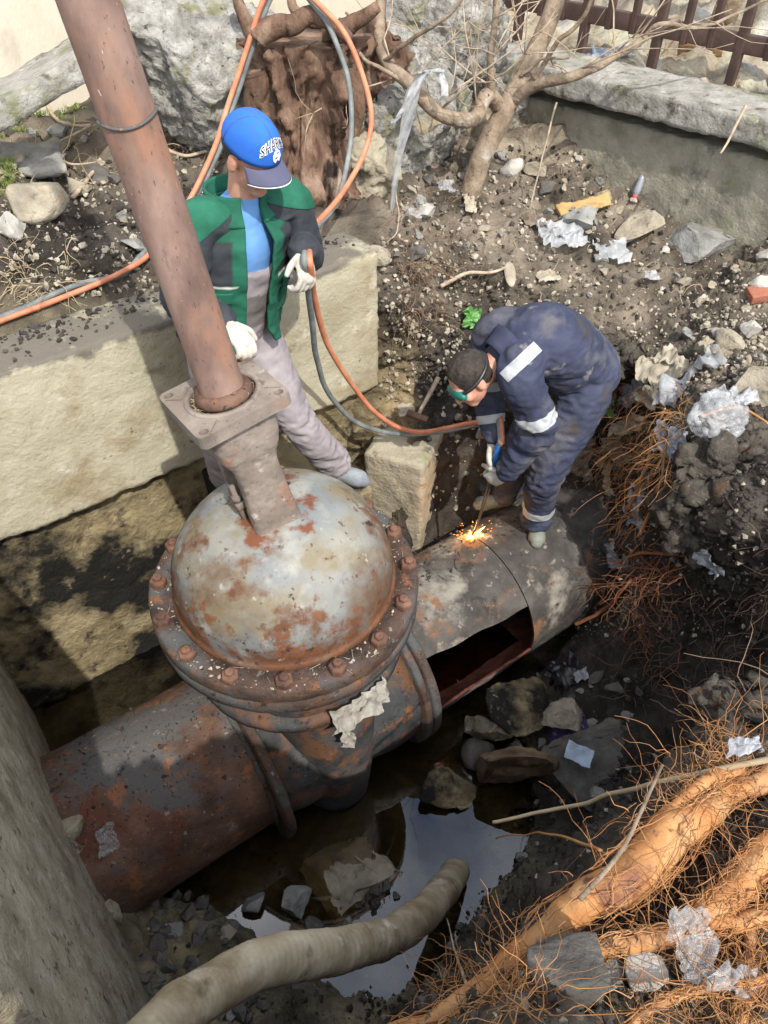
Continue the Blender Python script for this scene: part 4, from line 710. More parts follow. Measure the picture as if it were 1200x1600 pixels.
hf2 = unit(A(-.62, -.42, -.66)); hu2 = unit(A(-.72, -.18, .70)); hu2 = unit(hu2-hf2*(hu2@hf2)); hl2 = np.cross(hu2, hf2)
B = head_parts(P2['hd'], hf2, hu2)+chain([P2['nek'], P2['hd']-hu2*.05-hf2*.01], [.058, .055])+chain([P2['pel'], P2['chs'], P2['nek']+A(.06, .02, -.01)], [.11, .115, .10])+chain([sL, eL, wL], [.045, .04, .03])+chain([sR, eR, wR], [.045, .04, .03])+chain([hL, kL, aL], [.07, .05, .04])+chain([hR, kR, aR], [.07, .05, .04])+chain([sL, P2['nek']+A(.06, .02, -.02), sR], [.05, .06, .05])
V, F = remesh(B, .0075, 3); obj('body', V, F, K['skin'], p2)
V, F = remesh([ell(P2['hd']+hu2*.024-hf2*.016, (.084, .101, .096), hl2, hf2, hu2), ell(P2['hd']-hf2*.045-hu2*.03, (.066, .06, .06), hl2, hf2, hu2)], .005, 3); q = V-P2['hd']; hair_m = (q@hf2 < .068)&((q@hu2 > .0)|(q@hf2 < -.02))
hv, hfc = take(V, F, hair_m); hv = hv+vnormals(hv, hfc)*(fbm(hv, 60, 2, .5, 3)*.003)[:, None]; obj('hair', hv, hfc, K['hair'], p2)
gq = P2['hd']+hf2*.085-hu2*.002
V, F = remesh([ell(gq, (.075, .03, .034), hl2, hf2, hu2)], .005, 2); gg = obj('goggles', V, F, K['goggle'], p2)
a = np.linspace(.62, 2*math.pi-.62, 50); obj('strap', *tube([P2['hd']+hu2*(.008+.012*(1-math.cos(t))/2)+hf2*(math.cos(t)*.106-.008)+hl2*math.sin(t)*.088 for t in a], .009, 8, None, True, hu2, 1.), K['plastic_black'], gg)
CV = chain([P2['pel']+A(.02, .01, -.01), (P2['pel']+P2['chs'])/2+A(0, 0, .03), P2['chs'], P2['nek']+A(.03, .01, -.02)], [.168, .17, .17, .115], side=l2, flat=[1.1, 1.08, 1.12, 1.1])
CV += chain([P2['chs']+A(-.06, -.1, 0), sL, (sL+eL)/2, eL, (eL+wL)/2, wL], [.10, .10, .088, .078, .068, .056])+chain([P2['chs']+A(-.06, .1, 0), sR, eR, wR], [.10, .095, .075, .056])
CV += chain([hL, (hL+kL)/2, kL, (kL+aL)/2, aL], [.135, .118, .092, .08, .078])+chain([hR, (hR+kR)/2, kR, aR], [.135, .115, .09, .078])
V, F = remesh(CV, .009, 3); V = wrinkle(V, F, .018, 7, 23, [(eL, .14, .9), (kL, .15, .8), (P2['pel']+A(-.12, -.12, -.05), .15, 1.0), (aL, .12, 1.0), (wL, .1, .6)])
cv = obj('coverall', V, F, K['navy_c'], p2)
def band(p, q, t0, t1, rmax, off=.003):
    ax = unit(q-p); t = (V-p)@ax; r = np.linalg.norm(V-p-np.outer(t, ax), axis=1); return (t > t0)&(t < t1)&(r < rmax)
for args in ((sL, eL, .205, .265, .14), (aL, kL, .10, .155, .12), (eR, wR, .10, .14, .10), (sR, eR, .2, .25, .11)):
    pa, pb_, t0_, t1_, rm_ = args; ax_ = unit(pb_-pa); b_ = slice_take(V, F, [(pa+ax_*t1_, ax_), (pa+ax_*t0_, -ax_)], .003, lambda c, pa=pa, ax_=ax_, rm_=rm_: np.linalg.norm(c-pa-ax_*((c-pa)@ax_)) < rm_)
    if len(b_[1]): obj('reflective_band', *b_, K['reflect'], cv)
# shoulder stripe running from the collar down to the arm, seen on his near side, and one along the far shoulder
def stripe(a, b, w, nrm):
    ax = unit(b-a); s_ = unit(np.cross(ax, nrm)); t = (V-a)@ax; r = (V-a)@s_; h_ = (V-a)@unit(nrm); return (t > 0)&(t < np.linalg.norm(b-a))&(np.abs(r) < w)&(h_ > -.09)&(h_ < .12)
for a_, b_ in ((py(788, 590, 2.64), py(842, 540, 2.70)), (py(752, 512, 2.85), py(782, 490, 2.95))):
    nr_ = -unit(ray(800, 560)); ax_ = unit(b_-a_); s_ = unit(np.cross(ax_, nr_)); k_ = slice_take(V, F, [(b_, ax_), (a_, -ax_), (a_+s_*.026, s_), (a_-s_*.026, -s_)], .003, lambda c, a_=a_, nr_=nr_: -.1 < (c-a_)@nr_ < .13)
    if len(k_[1]): obj('reflective_band', *k_, K['reflect'], cv)
cn = P2['nek']+A(.0, -.005, .0); cax = unit(P2['hd']-P2['nek']-A(0, 0, .02)); u1 = unit(np.cross(cax, ZX)); u2 = np.cross(cax, u1); ring = [cn+cax*.02+(u1*math.cos(t)*.088+u2*math.sin(t)*.085)+A(.02, 0, 0) for t in np.linspace(0, 2*math.pi, 40)]
Vc = []; 
for k, (s_, rr_) in enumerate(((-.05, 1.28), (-.02, 1.15), (.02, 1.0), (.045, .98))): Vc += [cn+cax*s_+(u1*math.cos(t)*.094*rr_+u2*math.sin(t)*.09*rr_) for t in np.linspace(0, 2*math.pi, 40, endpoint=False)]
Fc = [(k*40+j, k*40+(j+1) % 40, (k+1)*40+(j+1) % 40, (k+1)*40+j) for k in range(3) for j in range(40)]; V2, F2 = thick(np.array(Vc), Fc, .012); obj('collar', wrinkle(V2, F2, .006, 9, 2), F2, K['navy_c'], p2)
tor_top = A(.552, 2.785, 1.68); tor_end = tipw+A(-.005, -.02, .03)
tg = lambda t: tor_top+(tor_end-tor_top)*t
V, F = hand(wR+A(-.004, -.012, -.045), tg(.1)-wR+A(-.02, 0, -.12), A(-.7, .5, .2), A(.3, -.8, 0), (.75, .8, .8, .85), .6, 1.1); obj('glove', V, F, K['glove'], p2)
V, F = hand(wL+A(-.02, .012, -.03), tg(.36)-wL+A(-.05, 0, -.07), A(-.1, -.9, .35), A(-.6, .1, .5), (.8, .85, .9, .95), .6, 1.12); obj('glove', V, F, K['glove'], p2)
boot('boot', aL, A(.86, 2.97, .975), A(.815, 2.735, .955), K['boot'], p2); boot('boot', aR, A(.74, 3.16, .90), A(.50, 3.14, .88), K['boot'], p2)
# torch
to = empty('cutting_torch', tor_end, 'blue handled cutting torch in the white gloves of the bending worker', 'torch')
obj('handle', *tube([tg(t) for t in (0., .03, .2, .34)], [.012, .017, .016, .012], 14, 14), mat('torch_blue', [(.03, .12, .4), (.05, .2, .55)], 8, .4, .05, 60), to)
obj('lance', *tube([tg(.3), tg(.6), tg(.92), tor_end+A(-.012, .0, -.012)], [.0055, .0055, .0055, .0075], 10, 24), mat('brass', [(.2, .15, .09), (.34, .27, .17)], 10, .4, .05, 60, metal=.8), to)
obj('gas_tube', *tube([tg(.3)+A(.014, 0, 0), tg(.6)+A(.012, 0, 0), tg(.9)+A(.004, 0, 0)], .0035, 8, 20), K['rust_dark'], to)
obj('valve_knob', *cyl(tg(.05)+A(.01, 0, 0), tg(.05)+A(.04, 0, 0), .012, 12), K['bolt'], to)
# flame and sparks where it bites
def emis(name, c, s_):
    M = bpy.data.materials.new(name); M.use_nodes = True; b = M.node_tree.nodes['Principled BSDF']; b.inputs['Base Color'].default_value = (*c, 1); b.inputs['Emission Color'].default_value = (*c, 1); b.inputs['Emission Strength'].default_value = s_; return M
fl = empty('cutting_flame', tipw, 'orange flame and sparks where the torch bites the pipe', 'flame')
nT = unit(A(0, 0, 1)*math.sin(TIP[1])+NX*math.cos(TIP[1])); tA, tB = MX, unit(np.cross(nT, MX)); hot, spk = [], []
for k in range(46):
    a = rng.uniform(0, 6.28); d = unit(-tA*.5+tA*math.cos(a)*1.0+tB*math.sin(a)*.8+nT*rng.uniform(.0, .5)); l = rng.uniform(.02, .07); s_ = tipw-nT*.008+(tA*rng.normal()+tB*rng.normal())*.012
    l = l*(1.2 if k % 7 == 0 else .55); (hot if k % 2 else spk).append(tube([s_, s_+d*l*.6, s_+d*l], [.006, .004, .0008], 6))
for k in range(60):
    a = rng.uniform(0, 6.28); r = rng.uniform(.03, .11); d = unit(tA*math.cos(a)-tA*.4+tB*math.sin(a)+nT*.25); s_ = tipw+d*r; spk.append(tube([s_, s_+d*rng.uniform(.004, .014)], [.0013, .0005], 4))
a_ = np.linspace(0, 2*math.pi, 28, endpoint=False); r_h = .022*(1+.35*np.sin(a_*3+1)+.25*np.sin(a_*7)); Vh = [tipw-nT*.004]+[tipw-nT*.008+tA*(math.cos(t)*q*1.5-.012)+tB*math.sin(t)*q for t, q in zip(a_, r_h)]
obj('hot_metal', Vh, [(0, 1+i, 1+(i+1) % 28) for i in range(28)], emis('hot_metal', (1, .33, .04), 3.), fl)
obj('flame_core', *join(hot), emis('flame_core', (1, .62, .2), 6.), fl); tag(obj('sparks', *join(spk), emis('sparks', (1, .28, .03), 2.4), fl), kind='stuff')
pl_ = bpy.data.lights.new('flame_glow', 'POINT'); pl_.energy = 1.2; pl_.color = (1, .5, .15); pl_.shadow_soft_size = .03; lo_ = bpy.data.objects.new('flame_glow', pl_); S.collection.objects.link(lo_); lo_.parent = fl; lo_.location = (nT*.06).tolist()
# ================================================================ rubble, stump, tree
def dep(p): return float((np.asarray(p)-E0)@A(0, _c, -_s))
_sd = [100]
def stone(u, v, w, h, mt, label, name='stone', cat='stone', group=None, p=None, sub=3, rough=.1, cuts=9, deep=None, rot=None, sink=.25, seed=None):
    _sd[0] += 1; p = gp(u, v) if p is None else np.asarray(p); k = dep(p)/FPX; sx, sz = w*k, h*k; sy = deep if deep else (sx+sz)/2
    V, F = rock_mesh((sx, sy, sz), seed or _sd[0], sub, cuts, rough, rot if rot is not None else (rng.uniform(-.25, .25), rng.uniform(-.25, .25), rng.uniform(-.4, .4)), (.38, .72), True)
    return tag(obj(name, V+p+A(0, 0, sz*(.5-sink)*.7), F, K[mt], smooth=False if sub < 4 else True), label, cat, group)
# --- rubble mass behind the first man
def boulder(c, size, seed, mt, label, name='boulder', cuts=7, rough=.16, rot=(0, 0, 0), sub=6, fine=.03):
    V, F = rock_mesh(size, seed, sub, cuts, rough, rot); N = vnormals(V, F); V = V+N*(fbm(V, 7, 4, .6, seed)*fine*1.6+np.abs(fbm(V, 22, 3, .6, seed+1))*fine)[:, None]
    return tag(obj(name, V+np.asarray(c), F, K[mt]), label, 'boulder')
boulder(py(345, 120, 4.6), (1.25, .9, .75), 41, 'moss_rock', 'big pale grey pitted concrete boulder behind the blue cap', rot=(.1, .5, .3))
boulder(py(268, 40, 5.1), (.6, .4, .4), 42, 'concrete_old', 'small broken concrete lump on top of the grey boulder', rot=(.2, .1, .2), sub=5)
boulder(py(418, 215, 4.35), (.45, .4, .5), 43, 'moss_rock', 'mossy lump between the blue cap and the brown stump', sub=5)
boulder(py(625, 190, 4.75), (.95, .7, .95), 44, 'moss_rock', 'tall mossy boulder beside the stump under the bent branch', rot=(0, .15, .5))
boulder(py(690, 70, 5.2), (.8, .6, .8), 45, 'moss_rock', 'lichened boulder at the top behind the twigs', rot=(0, .3, .1))
boulder(py(560, 268, 4.25), (.42, .35, .36), 46, 'concrete_old', 'brown streaked rock at the foot of the stump', sub=5)
boulder(py(575, 120, 4.6), (.5, .4, .6), 48, 'stump', 'dark rotten root mass jammed between the stump and the mossy boulder', 'root_mass', sub=5, fine=.05)
boulder(py(800, 150, 5.6), (.6, .5, .55), 47, 'moss_rock', 'dark boulder in the shade behind the slanting trunk', sub=5)
def slab_at(c, sx, sy, sz, rot, mt, label, name='concrete_slab', cat='slab', seed=3, res=.03, chip=.04, amp=.008):
    R_ = rotm(rot); V, F = slab(c, sx, sy, sz, R_[:, 0], R_[:, 1], R_[:, 2], res, amp, chip, seed); return tag(obj(name, V, F, K[mt]), label, cat)
slab_at(py(62, 128, 4.0), .75, .42, .11, (-.15, -.28, .72), 'coping', 'long grey concrete slab propped against the plaster wall', chip=.018, amp=.003)
slab_at(gp(62, 268)+A(0, 0, .05), .3, .26, .05, (.25, .1, .4), 'stone_grey', 'flat smooth grey paving slab lying among the rubble left of the pole', 'paving_slab')
stone(66, 322, 92, 66, 'stone', 'ochre angular stone above the dark soil at the left edge', sub=4)
stone(12, 352, 50, 40, 'stone_white', 'whitish stone at the very left edge beside the ochre stone', sub=4)
stone(132, 300, 44, 30, 'stone', 'small tan stone to the right of the ochre stone')
stone(100, 215, 40, 24, 'stone_grey', 'small grey stone under the leaning slab')
stone(40, 232, 34, 20, 'stone', 'little tan stone in the grass by the paving slab')
stone(150, 268, 40, 26, 'stone_dark', 'dark stone beside the pole above the soil bank')
stone(235, 220, 40, 30, 'stone', 'tan stone between the pole and the blue cap')
stone(210, 385, 40, 18, 'stone_grey', 'flat grey stone close to where the hoses pass behind the pole')
# --- stump
sb = gp(470, 300); stp = empty('tree_stump', sb, 'gnarled brown rotten tree stump with a dark hollow behind the blue cap', 'stump')
c0_, c1_ = py(478, 300, 4.15), py(468, 55, 4.35); ns_, na_ = 70, 110; G = []
for i in range(ns_):
    t = i/(ns_-1); c = c0_+(c1_-c0_)*t; r0 = np.interp(t, [0, .2, .6, .85, 1], [.27, .235, .235, .30, .34])
    for j in range(na_):
        a = 2*math.pi*j/na_; d = A(math.cos(a), math.sin(a)*.8, 0); G.append((c, d, r0, a, t))
V = np.array([c+d*r for c, d, r, a, t in G]); aa = np.array([g[3] for g in G]); tt_ = np.array([g[4] for g in G]); dd = np.array([g[1] for g in G])
q = np.stack([np.cos(aa)*2.2, np.sin(aa)*2.2, tt_*.9], -1); rid = np.abs(fbm(q, 1.2, 4, .55, 3)); hol = np.exp(-(((aa-(1.5*math.pi+.28))/.34)**2+((tt_-.52)/.27)**2))
V = V+dd*((rid-.25)*.30+fbm(np.stack([np.cos(aa)*1.3, np.sin(aa)*1.3, tt_*2.2], -1), 1., 3, .5, 9)*.10+fbm(V, 12, 4, .6, 5)*.05-hol*.2)[:, None]
F = [(i*na_+j, i*na_+(j+1) % na_, (i+1)*na_+(j+1) % na_, (i+1)*na_+j) for i in range(ns_-1) for j in range(na_)]+[tuple((ns_-1)*na_+j for j in range(na_))]
obj('trunk', V, F, K['stump'], stp)
def wob(P, n, amp, seed):
    P = catmull(P, n); k = np.linspace(0, 1, n); e = np.sin(k*math.pi)**.5
    return P+np.stack([fbm(P, 3.2, 3, .5, seed+j) for j in range(3)], -1)*amp*e[:, None]
for k, (pts, r_) in enumerate((([(400, 60), (440, 40), (490, 25), (545, 60)], .05), ([(395, 110), (410, 170), (425, 220), (455, 290)], .06), ([(520, 60), (560, 40), (590, 10)], .045), ([(545, 100), (555, 170), (540, 250)], .05), ([(410, 70), (380, 30), (370, -10)], .04), ([(440, 300), (470, 250), (500, 180), (495, 100)], .045), ([(560, 60), (530, 120), (515, 200), (525, 285)], .04), ([(430, 60), (450, 110), (440, 180)], .035), ([(500, 40), (470, 20), (450, -20)], .03), ([(570, 110), (600, 140), (590, 200)], .03))):
    P = wob([py(u, v, 4.1+.05*k) for u, v in pts], 26, .06, k); obj('root', *tube(P, [r_*1.2, r_, r_*.5], 10, 26) if False else tube(P, np.linspace(r_*1.2, r_*.55, 26), 10), K['stump'], stp)
# --- tree
trb = gp(732, 292); tre = empty('young_tree', trb, 'bare young tree with a slanting trunk and a bent side branch beside the mossy boulder', 'tree')
def br_(pts, r0, r1, n=40, amp=.03, seed=0, name='branch'):
    P = wob(pts, n, amp, seed); r = np.linspace(r0, r1, n)*(1+.08*fbm(P, 9, 2, .5, seed)); return P, obj(name, *tube(P, r, 12), K['bark'], tre)
T_ = [trb-A(0, 0, .08), py(752, 245, 4.42), py(795, 160, 4.5), py(835, 85, 4.6), py(868, 0, 4.7), py(890, -120, 4.9), A(1.1, 5.2, 4.6), A(1.15, 5.5, 5.8)]
trunkP, _ = br_(T_, .066, .034, 60, .02, 1, 'trunk')
br_([py(785, 175, 4.5), py(762, 150, 4.4), py(742, 185, 4.25), py(690, 178, 4.2), py(645, 135, 4.25), py(605, 100, 4.35), py(592, 50, 4.5), py(600, -40, 4.7)], .042, .028, 50, .02, 2)
br_([py(795, 165, 4.5), py(840, 130, 4.4), py(905, 118, 4.35), py(965, 85, 4.4), py(1010, 55, 4.5), py(1060, 30, 4.6)], .034, .013, 40, .03, 3)
br_([py(768, 155, 4.4), py(766, 100, 4.4), py(772, 40, 4.45), py(780, -60, 4.6)], .022, .015, 30, .02, 4)
tip_src = [([py(1010, 55, 4.5), py(1040, 36, 4.5), py(1110, 35, 4.6), py(1200, 0, 4.7)], .016, .006), ([py(835, 125, 4.4), py(870, 70, 4.35), py(915, 20, 4.3), py(940, -60, 4.3)], .014, .008), ([py(600, 95, 4.35), py(650, 60, 4.2), py(710, 15, 4.1), py(740, -30, 4.1)], .012, .006), ([py(640, 135, 4.25), py(560, 70, 4.3), py(540, 20, 4.3)], .012, .006), ([py(815, 120, 4.5), py(850, 95, 4.45), py(890, 90, 4.4)], .01, .004)]
for k, (pts, a, b) in enumerate(tip_src): br_(pts, a, b, 26, .05, 20+k)
tw = []; r_ = np.random.default_rng(4)
def twig_from(p, d, l, r, lev):
    n = 7; P = [p]
    for k in range(n-1): d = unit(d+r_.normal(size=3)*.16+A(0, 0, .05)); P.append(P[-1]+d*l/(n-1))
    tw.append(tube(P, np.linspace(r, r*.35, n), 5 if r > .004 else 4))
    if lev:
        for k in range(r_.integers(1, 4)): twig_from(P[r_.integers(2, n)], unit(d+r_.normal(size=3)*.6), l*r_.uniform(.4, .8), r*.6, lev-1)
for k in range(14): i = r_.integers(18, 60); p = trunkP[i]; twig_from(p, unit(r_.normal(size=3)*A(1, .7, .5)+A(0, -.2, .45)), r_.uniform(.35, .9) if i < 40 else r_.uniform(.8, 1.6), .006 if i < 40 else .013, 2)
for u, v, yy in ((700, 150, 4.25), (640, 120, 4.3), (770, 90, 4.4), (770, 30, 4.4), (760, 130, 4.4), (905, 110, 4.35), (960, 85, 4.4), (600, 60, 4.4), (690, 170, 4.2), (745, 170, 4.3), (1000, 55, 4.5)):
    for k in range(2): twig_from(py(u, v, yy), unit(r_.normal(size=3)*A(1, .5, .4)+A(0, -.1, .6)), r_.uniform(.3, .8), .005, 1)
tag(obj('twigs', *join(tw), K['twig'], tre), kind='stuff')
# more bare trees standing behind the wall and pit, out of the picture above: the water mirrors them
def bare_tree(p, h, seed, label):
    global r_, tw
    r_ = np.random.default_rng(seed); t = empty('bare_tree', p, label, 'tree', 'bare trees beyond the fence'); tw = []; P = [np.asarray(p)-A(0, 0, .1)]; d = unit(A(r_.normal()*.08, r_.normal()*.08, 1))
    for k in range(11): d = unit(d+r_.normal(size=3)*.07+A(0, 0, .1)); P.append(P[-1]+d*h/11)
    obj('trunk', *tube(P, np.linspace(.10, .02, 12), 9), K['bark'], t)
    for k in range(26): i = r_.integers(3, 12); twig_from(P[i], unit(r_.normal(size=3)*A(1, 1, .4)+A(0, 0, .5)), r_.uniform(.7, 1.7), .016, 2)
    o = obj('branches', *join(tw), K['twig'], t); tag(o, kind='stuff')
for k, (x, y) in enumerate(((2.5, 6.6), (1.0, 7.4), (3.6, 5.8))): bare_tree((x, y, 2.4), 5.5+k*.5, 50+k, 'bare leafless tree beyond the fence, '+('middle', 'leftmost', 'rightmost')[k]+' of the three')
# stems and twigs in front of the boulder and wall
STICKS = [([(870, 160), (850, 235), (828, 330), (815, 385)], .006, 'thin pale stem hanging upright in front of the retaining wall'), ([(695, 452), (735, 437), (770, 424), (790, 418)], .012, 'pale crooked stick poking out of the bank above the bending worker'), ([(1165, 165), (1145, 205), (1125, 240)], .009, 'short dead stem hanging over the coping'),
 ([(90, 150), (120, 185), (145, 210)], .012, 'pale broken branch below the leaning slab'), ([(0, 290), (60, 250), (120, 215), (150, 200)], .009, 'straight thin rod lying over the rubble left of the pole'), ([(75, 245), (130, 243), (175, 242)], .008, 'thin horizontal rod beside the pole above the paving slab'), ([(120, 305), (150, 270), (180, 245)], .012, 'weathered stick leaning among the stones beside the pole'),
 ([(255, 215), (290, 240), (330, 232)], .012, 'pale stick lying behind the green shoulder'), ([(240, 235), (275, 215), (310, 225)], .009, 'thin dry stalk above the green shoulder'), ([(620, 300), (625, 350), (612, 380)], .004, 'very thin stalk below the hanging white strip'), ([(780, 960), (800, 975), (790, 990)], .004, 'tiny twig at the burnt window')]
STICKS = STICKS[:-1]
for k, (pts, r0, lb) in enumerate(STICKS):
    P = wob([gp(u, v)+A(0, -.03, .03) for u, v in pts] if k not in (0, 2) else [py(u, v, (4.6 if k == 0 else 4.25)-.1*i) for i, (u, v) in enumerate(pts)], 20, .02, 60+k); tag(obj('stick', *tube(P, np.linspace(r0, r0*.6, 20), 7), K['twig']), lb, 'stick')
# --- hanging white strip
P = catmull([py(690, 112, 4.12), py(660, 112, 4.1), py(645, 150, 4.08), py(630, 215, 4.06), py(618, 280, 4.05), py(611, 340, 4.04)], 40); wd = np.interp(np.linspace(0, 1, 40), [0, .2, .4, .6, 1], [.035, .05, .075, .05, .012]); V = []
for k in range(40):
    for j in range(5): s_ = (j/4-.5)*wd[k]; V.append(P[k]+A(s_, .03*math.sin(j*1.7+k*.5)*wd[k]/.05, .2*s_))
F = [(k*5+j, k*5+j+1, (k+1)*5+j+1, (k+1)*5+j) for k in range(39) for j in range(4)]; st_ = tag(obj('plastic_strip', V, F, K['plastic']), 'torn white plastic strip hanging from the bent branch', 'plastic strip')
P = catmull([py(652, 130, 4.1), py(628, 175, 4.07), py(612, 192, 4.05)], 16); V = np.concatenate([[p+A((j/3-.5)*.05*(1-k/18), .012*math.sin(j*2+k), 0) for j in range(4)] for k, p in enumerate(P)]); tag(obj('tail', V, [(k*4+j, k*4+j+1, k*4+j+5, k*4+j+4) for k in range(15) for j in range(3)], K['plastic'], st_))
P = catmull([py(685, 112, 4.12), py(694, 130, 4.1), py(695, 150, 4.08)], 12); V = np.concatenate([[p+A((j/3-.5)*.035, .01*math.sin(j*2+k), 0) for j in range(4)] for k, p in enumerate(P)]); obj('tail', V, [(k*4+j, k*4+j+1, k*4+j+5, k*4+j+4) for k in range(11) for j in range(3)], K['plastic'], st_)
# ================================================================ hoses
def hose(pts, r, mt, label, n=260, seed=0):
    P = catmull(pts, n); P = P+np.stack([fbm(P, 2.5, 2, .5, seed+j) for j in range(3)], -1)*.012
    return tag(obj('gas_hose', *tube(P, r, 10), mt), label, 'hose', 'hoses of the cutting torch')
def hose_path(dx, z_, left, rise, loop, low):
    p = [gp(u, v)+A(0, 0, .02+z_) for u, v in left]
    p += [py(u, v, y_) for u, v, y_ in rise]+[py(u, v, y_) for u, v, y_ in loop]
    p += [gripL+A(.0+dx, 0, .05), gripL+A(.004+dx, -.005, -.03)]+[py(u, v, y_) for u, v, y_ in low]+[A(.50, 3.05, 1.5)+A(dx, 0, 0), A(.545, 2.9, 1.74)+A(dx, 0, 0), tor_top+A(dx*.6, 0, .03), tor_top+A(dx*.6, 0, -.01)]
    return p
hose(hose_path(.008, .02, [(-420, 700), (-200, 610), (-60, 552), (0, 527), (70, 498), (140, 468), (200, 432), (240, 400)], [(285, 330, 3.55), (330, 240, 3.75), (355, 170, 3.95), (385, 80, 4.05), (412, 0, 4.1)], [(450, -45, 4.12), (490, 0, 4.05), (535, 50, 3.98), (568, 120, 3.9), (580, 185, 3.82), (565, 250, 3.7), (528, 312, 3.45), (484, 362, 3.0)], [(492, 470, 2.72), (515, 545, 2.88), (552, 605, 3.02), (600, 655, 3.12), (650, 674, 3.2), (700, 668, 3.28), (750, 660, 3.3)]), .0125, K['hose_o'], 'orange rubber hose looping over the stump and down to the torch')
hose(hose_path(-.008, .012, [(-420, 676), (-200, 592), (-60, 538), (0, 516), (60, 492), (130, 463), (195, 432), (235, 408)], [(280, 345, 3.58), (335, 250, 3.78), (362, 175, 3.98), (392, 85, 4.08), (425, -10, 4.14)], [(458, -30, 4.16), (488, 5, 4.1), (515, 45, 4.03), (540, 110, 3.95), (548, 180, 3.86), (545, 240, 3.76), (528, 310, 3.5), (492, 366, 3.02)], [(484, 480, 2.70), (494, 560, 2.86), (518, 620, 2.98), (560, 662, 3.08), (620, 678, 3.17), (690, 676, 3.26), (750, 665, 3.3)]), .0125, K['hose_g'], 'grey rubber hose looping over the stump beside the orange one', seed=4)
# suction hose
SP = [(150, 1720, 1.5), (245, 1612, 1.72), (330, 1545, 1.9), (420, 1502, 2.05), (520, 1487, 2.25), (600, 1468, 2.5), (655, 1432, 2.78), (690, 1395, 3.05), (706, 1372, 3.3), (712, 1362, 3.52)]
P = catmull([E0+ray(u, v)*d_ for u, v, d_ in SP], 420); k = np.arange(420); V, F = tube(P, .062+.0006*np.sin(k*1.5), 36); V = V+vnormals(V, F)*(fbm(V, 5, 3, .5, 3)*.013)[:, None]
tag(obj('suction_hose', V, F, K['suction']), 'thick muddy ribbed suction hose dipping into the pit water', 'hose')
# hammer on the ledge
hh = gp(655, 650); h0, h1 = py(652, 655, hh[1]-.06)+A(0, 0, .02), py(685, 590, hh[1]+.12); hm = empty('hammer', hh, 'hammer with a thin grey handle leaning on the soil behind the pillar', 'hammer')
obj('handle', *tube([h0, (h0+h1)/2, h1], [.011, .012, .014], 10, 12), K['twig'], hm); V, F = box(h0, .12, .035, .035, unit(A(1, -.3, -.25)), unit(np.cross(unit(h1-h0), A(1, 0, 0))), unit(h1-h0)); obj('head', *bevel(V, F, .006), K['rust_dark'], hm)
# ================================================================ stones and litter on the slopes
for args in ((992, 366, 80, 50, 'stone', 'round brown lump below the yellow plank against the retaining wall'), (1092, 388, 110, 52, 'stone_grey', 'flat grey concrete piece at the foot of the retaining wall'), (1175, 610, 90, 70, 'stone', 'large tan block at the right edge beside the clear plastic bag'), (1068, 520, 24, 18, 'stone_grey', 'smooth grey pebble alone on the dark slope'),
  (1185, 442, 50, 22, 'stone_white', 'flat pale stone above the red brick at the right edge'), (905, 345, 60, 34, 'stone_grey', 'grey stone left of the yellow plank'), (1135, 535, 46, 34, 'stone', 'tan stone among gravel at the right slope'), (1165, 525, 34, 28, 'stone_white', 'pale stone next to the tan one on the right slope'), (1120, 555, 30, 22, 'stone', 'small tan stone below the gravel on the right slope'),
  (790, 262, 40, 26, 'stone_white', 'pale stone at the shaded end of the retaining wall'), (840, 270, 36, 26, 'stone', 'tan stone at the retaining wall behind the thin stem'), (862, 300, 30, 22, 'stone_dark', 'dark stone in front of the retaining wall'), (672, 335, 30, 26, 'stone_white', 'whitish stone below the tree base'), (590, 395, 40, 30, 'stone', 'tan lump at the corner of the sunlit wall'), (655, 402, 30, 24, 'stone_dark', 'dark clod on the root-bound bank')):
    stone(*args)
K['brick'] = mat('brick_clay', [(.26, .1, .06), (.36, .15, .1)], 9, .9, .4, 50); p_ = gp(1185, 455); V, F = box(p_+A(0.03, 0, .0), .14, .09, .05, unit(A(1, .15, .1)), unit(A(-.15, 1, .2)), unit(A(-.1, -.2, 1))); tag(obj('brick', *bevel(V, F, .006), K['brick']), 'red brick at the right edge of the slope', 'brick')
p_ = gp(915, 322)+A(0, 0, .03); V, F = slab(p_, .34, .10, .035, unit(A(1, .28, .12)), unit(A(-.25, 1, .35)), unit(A(-.1, -.35, 1)), .012, .006, .02, 3); tag(obj('plank', V, F, K['wood']), 'short yellow wooden plank lying against the retaining wall', 'plank')
p_ = gp(992, 312)+A(0, 0, .02); sp = empty('spray_nozzle', p_, 'small grey tool with a red tip standing by the retaining wall', 'tool'); a_, b_ = p_+A(0, 0, -.02), p_+A(.04, .05, .13); obj('shank', *tube([a_+(b_-a_)*t for t in (0.2, .4, .8, 1)], [.014, .024, .02, .008], 12, 16), K['plastic_grey'], sp); obj('tip', *tube([a_, a_+(b_-a_)*.22], [.011, .017], 12), mat('red_tip', [(.5, .06, .05), (.62, .1, .08)], 8, .5, 0), sp)
p_ = gp(803, 432); V, F = bevel(*prism([(0, 0), (1, 0), (1, 1)], 0, .01)) if False else ico(3); V = V*A(.032, .075, .012)*(1+.25*np.clip(V[:, 1:2], 0, 1)*A(1, 0, 0)); R_ = rotm((.6, .1, .15)); tag(obj('shoe_sole', V@R_.T+p_+A(0, -.02, .03), F, K['stone']), 'worn pale shoe sole lying on the bank above the worker', 'shoe sole')
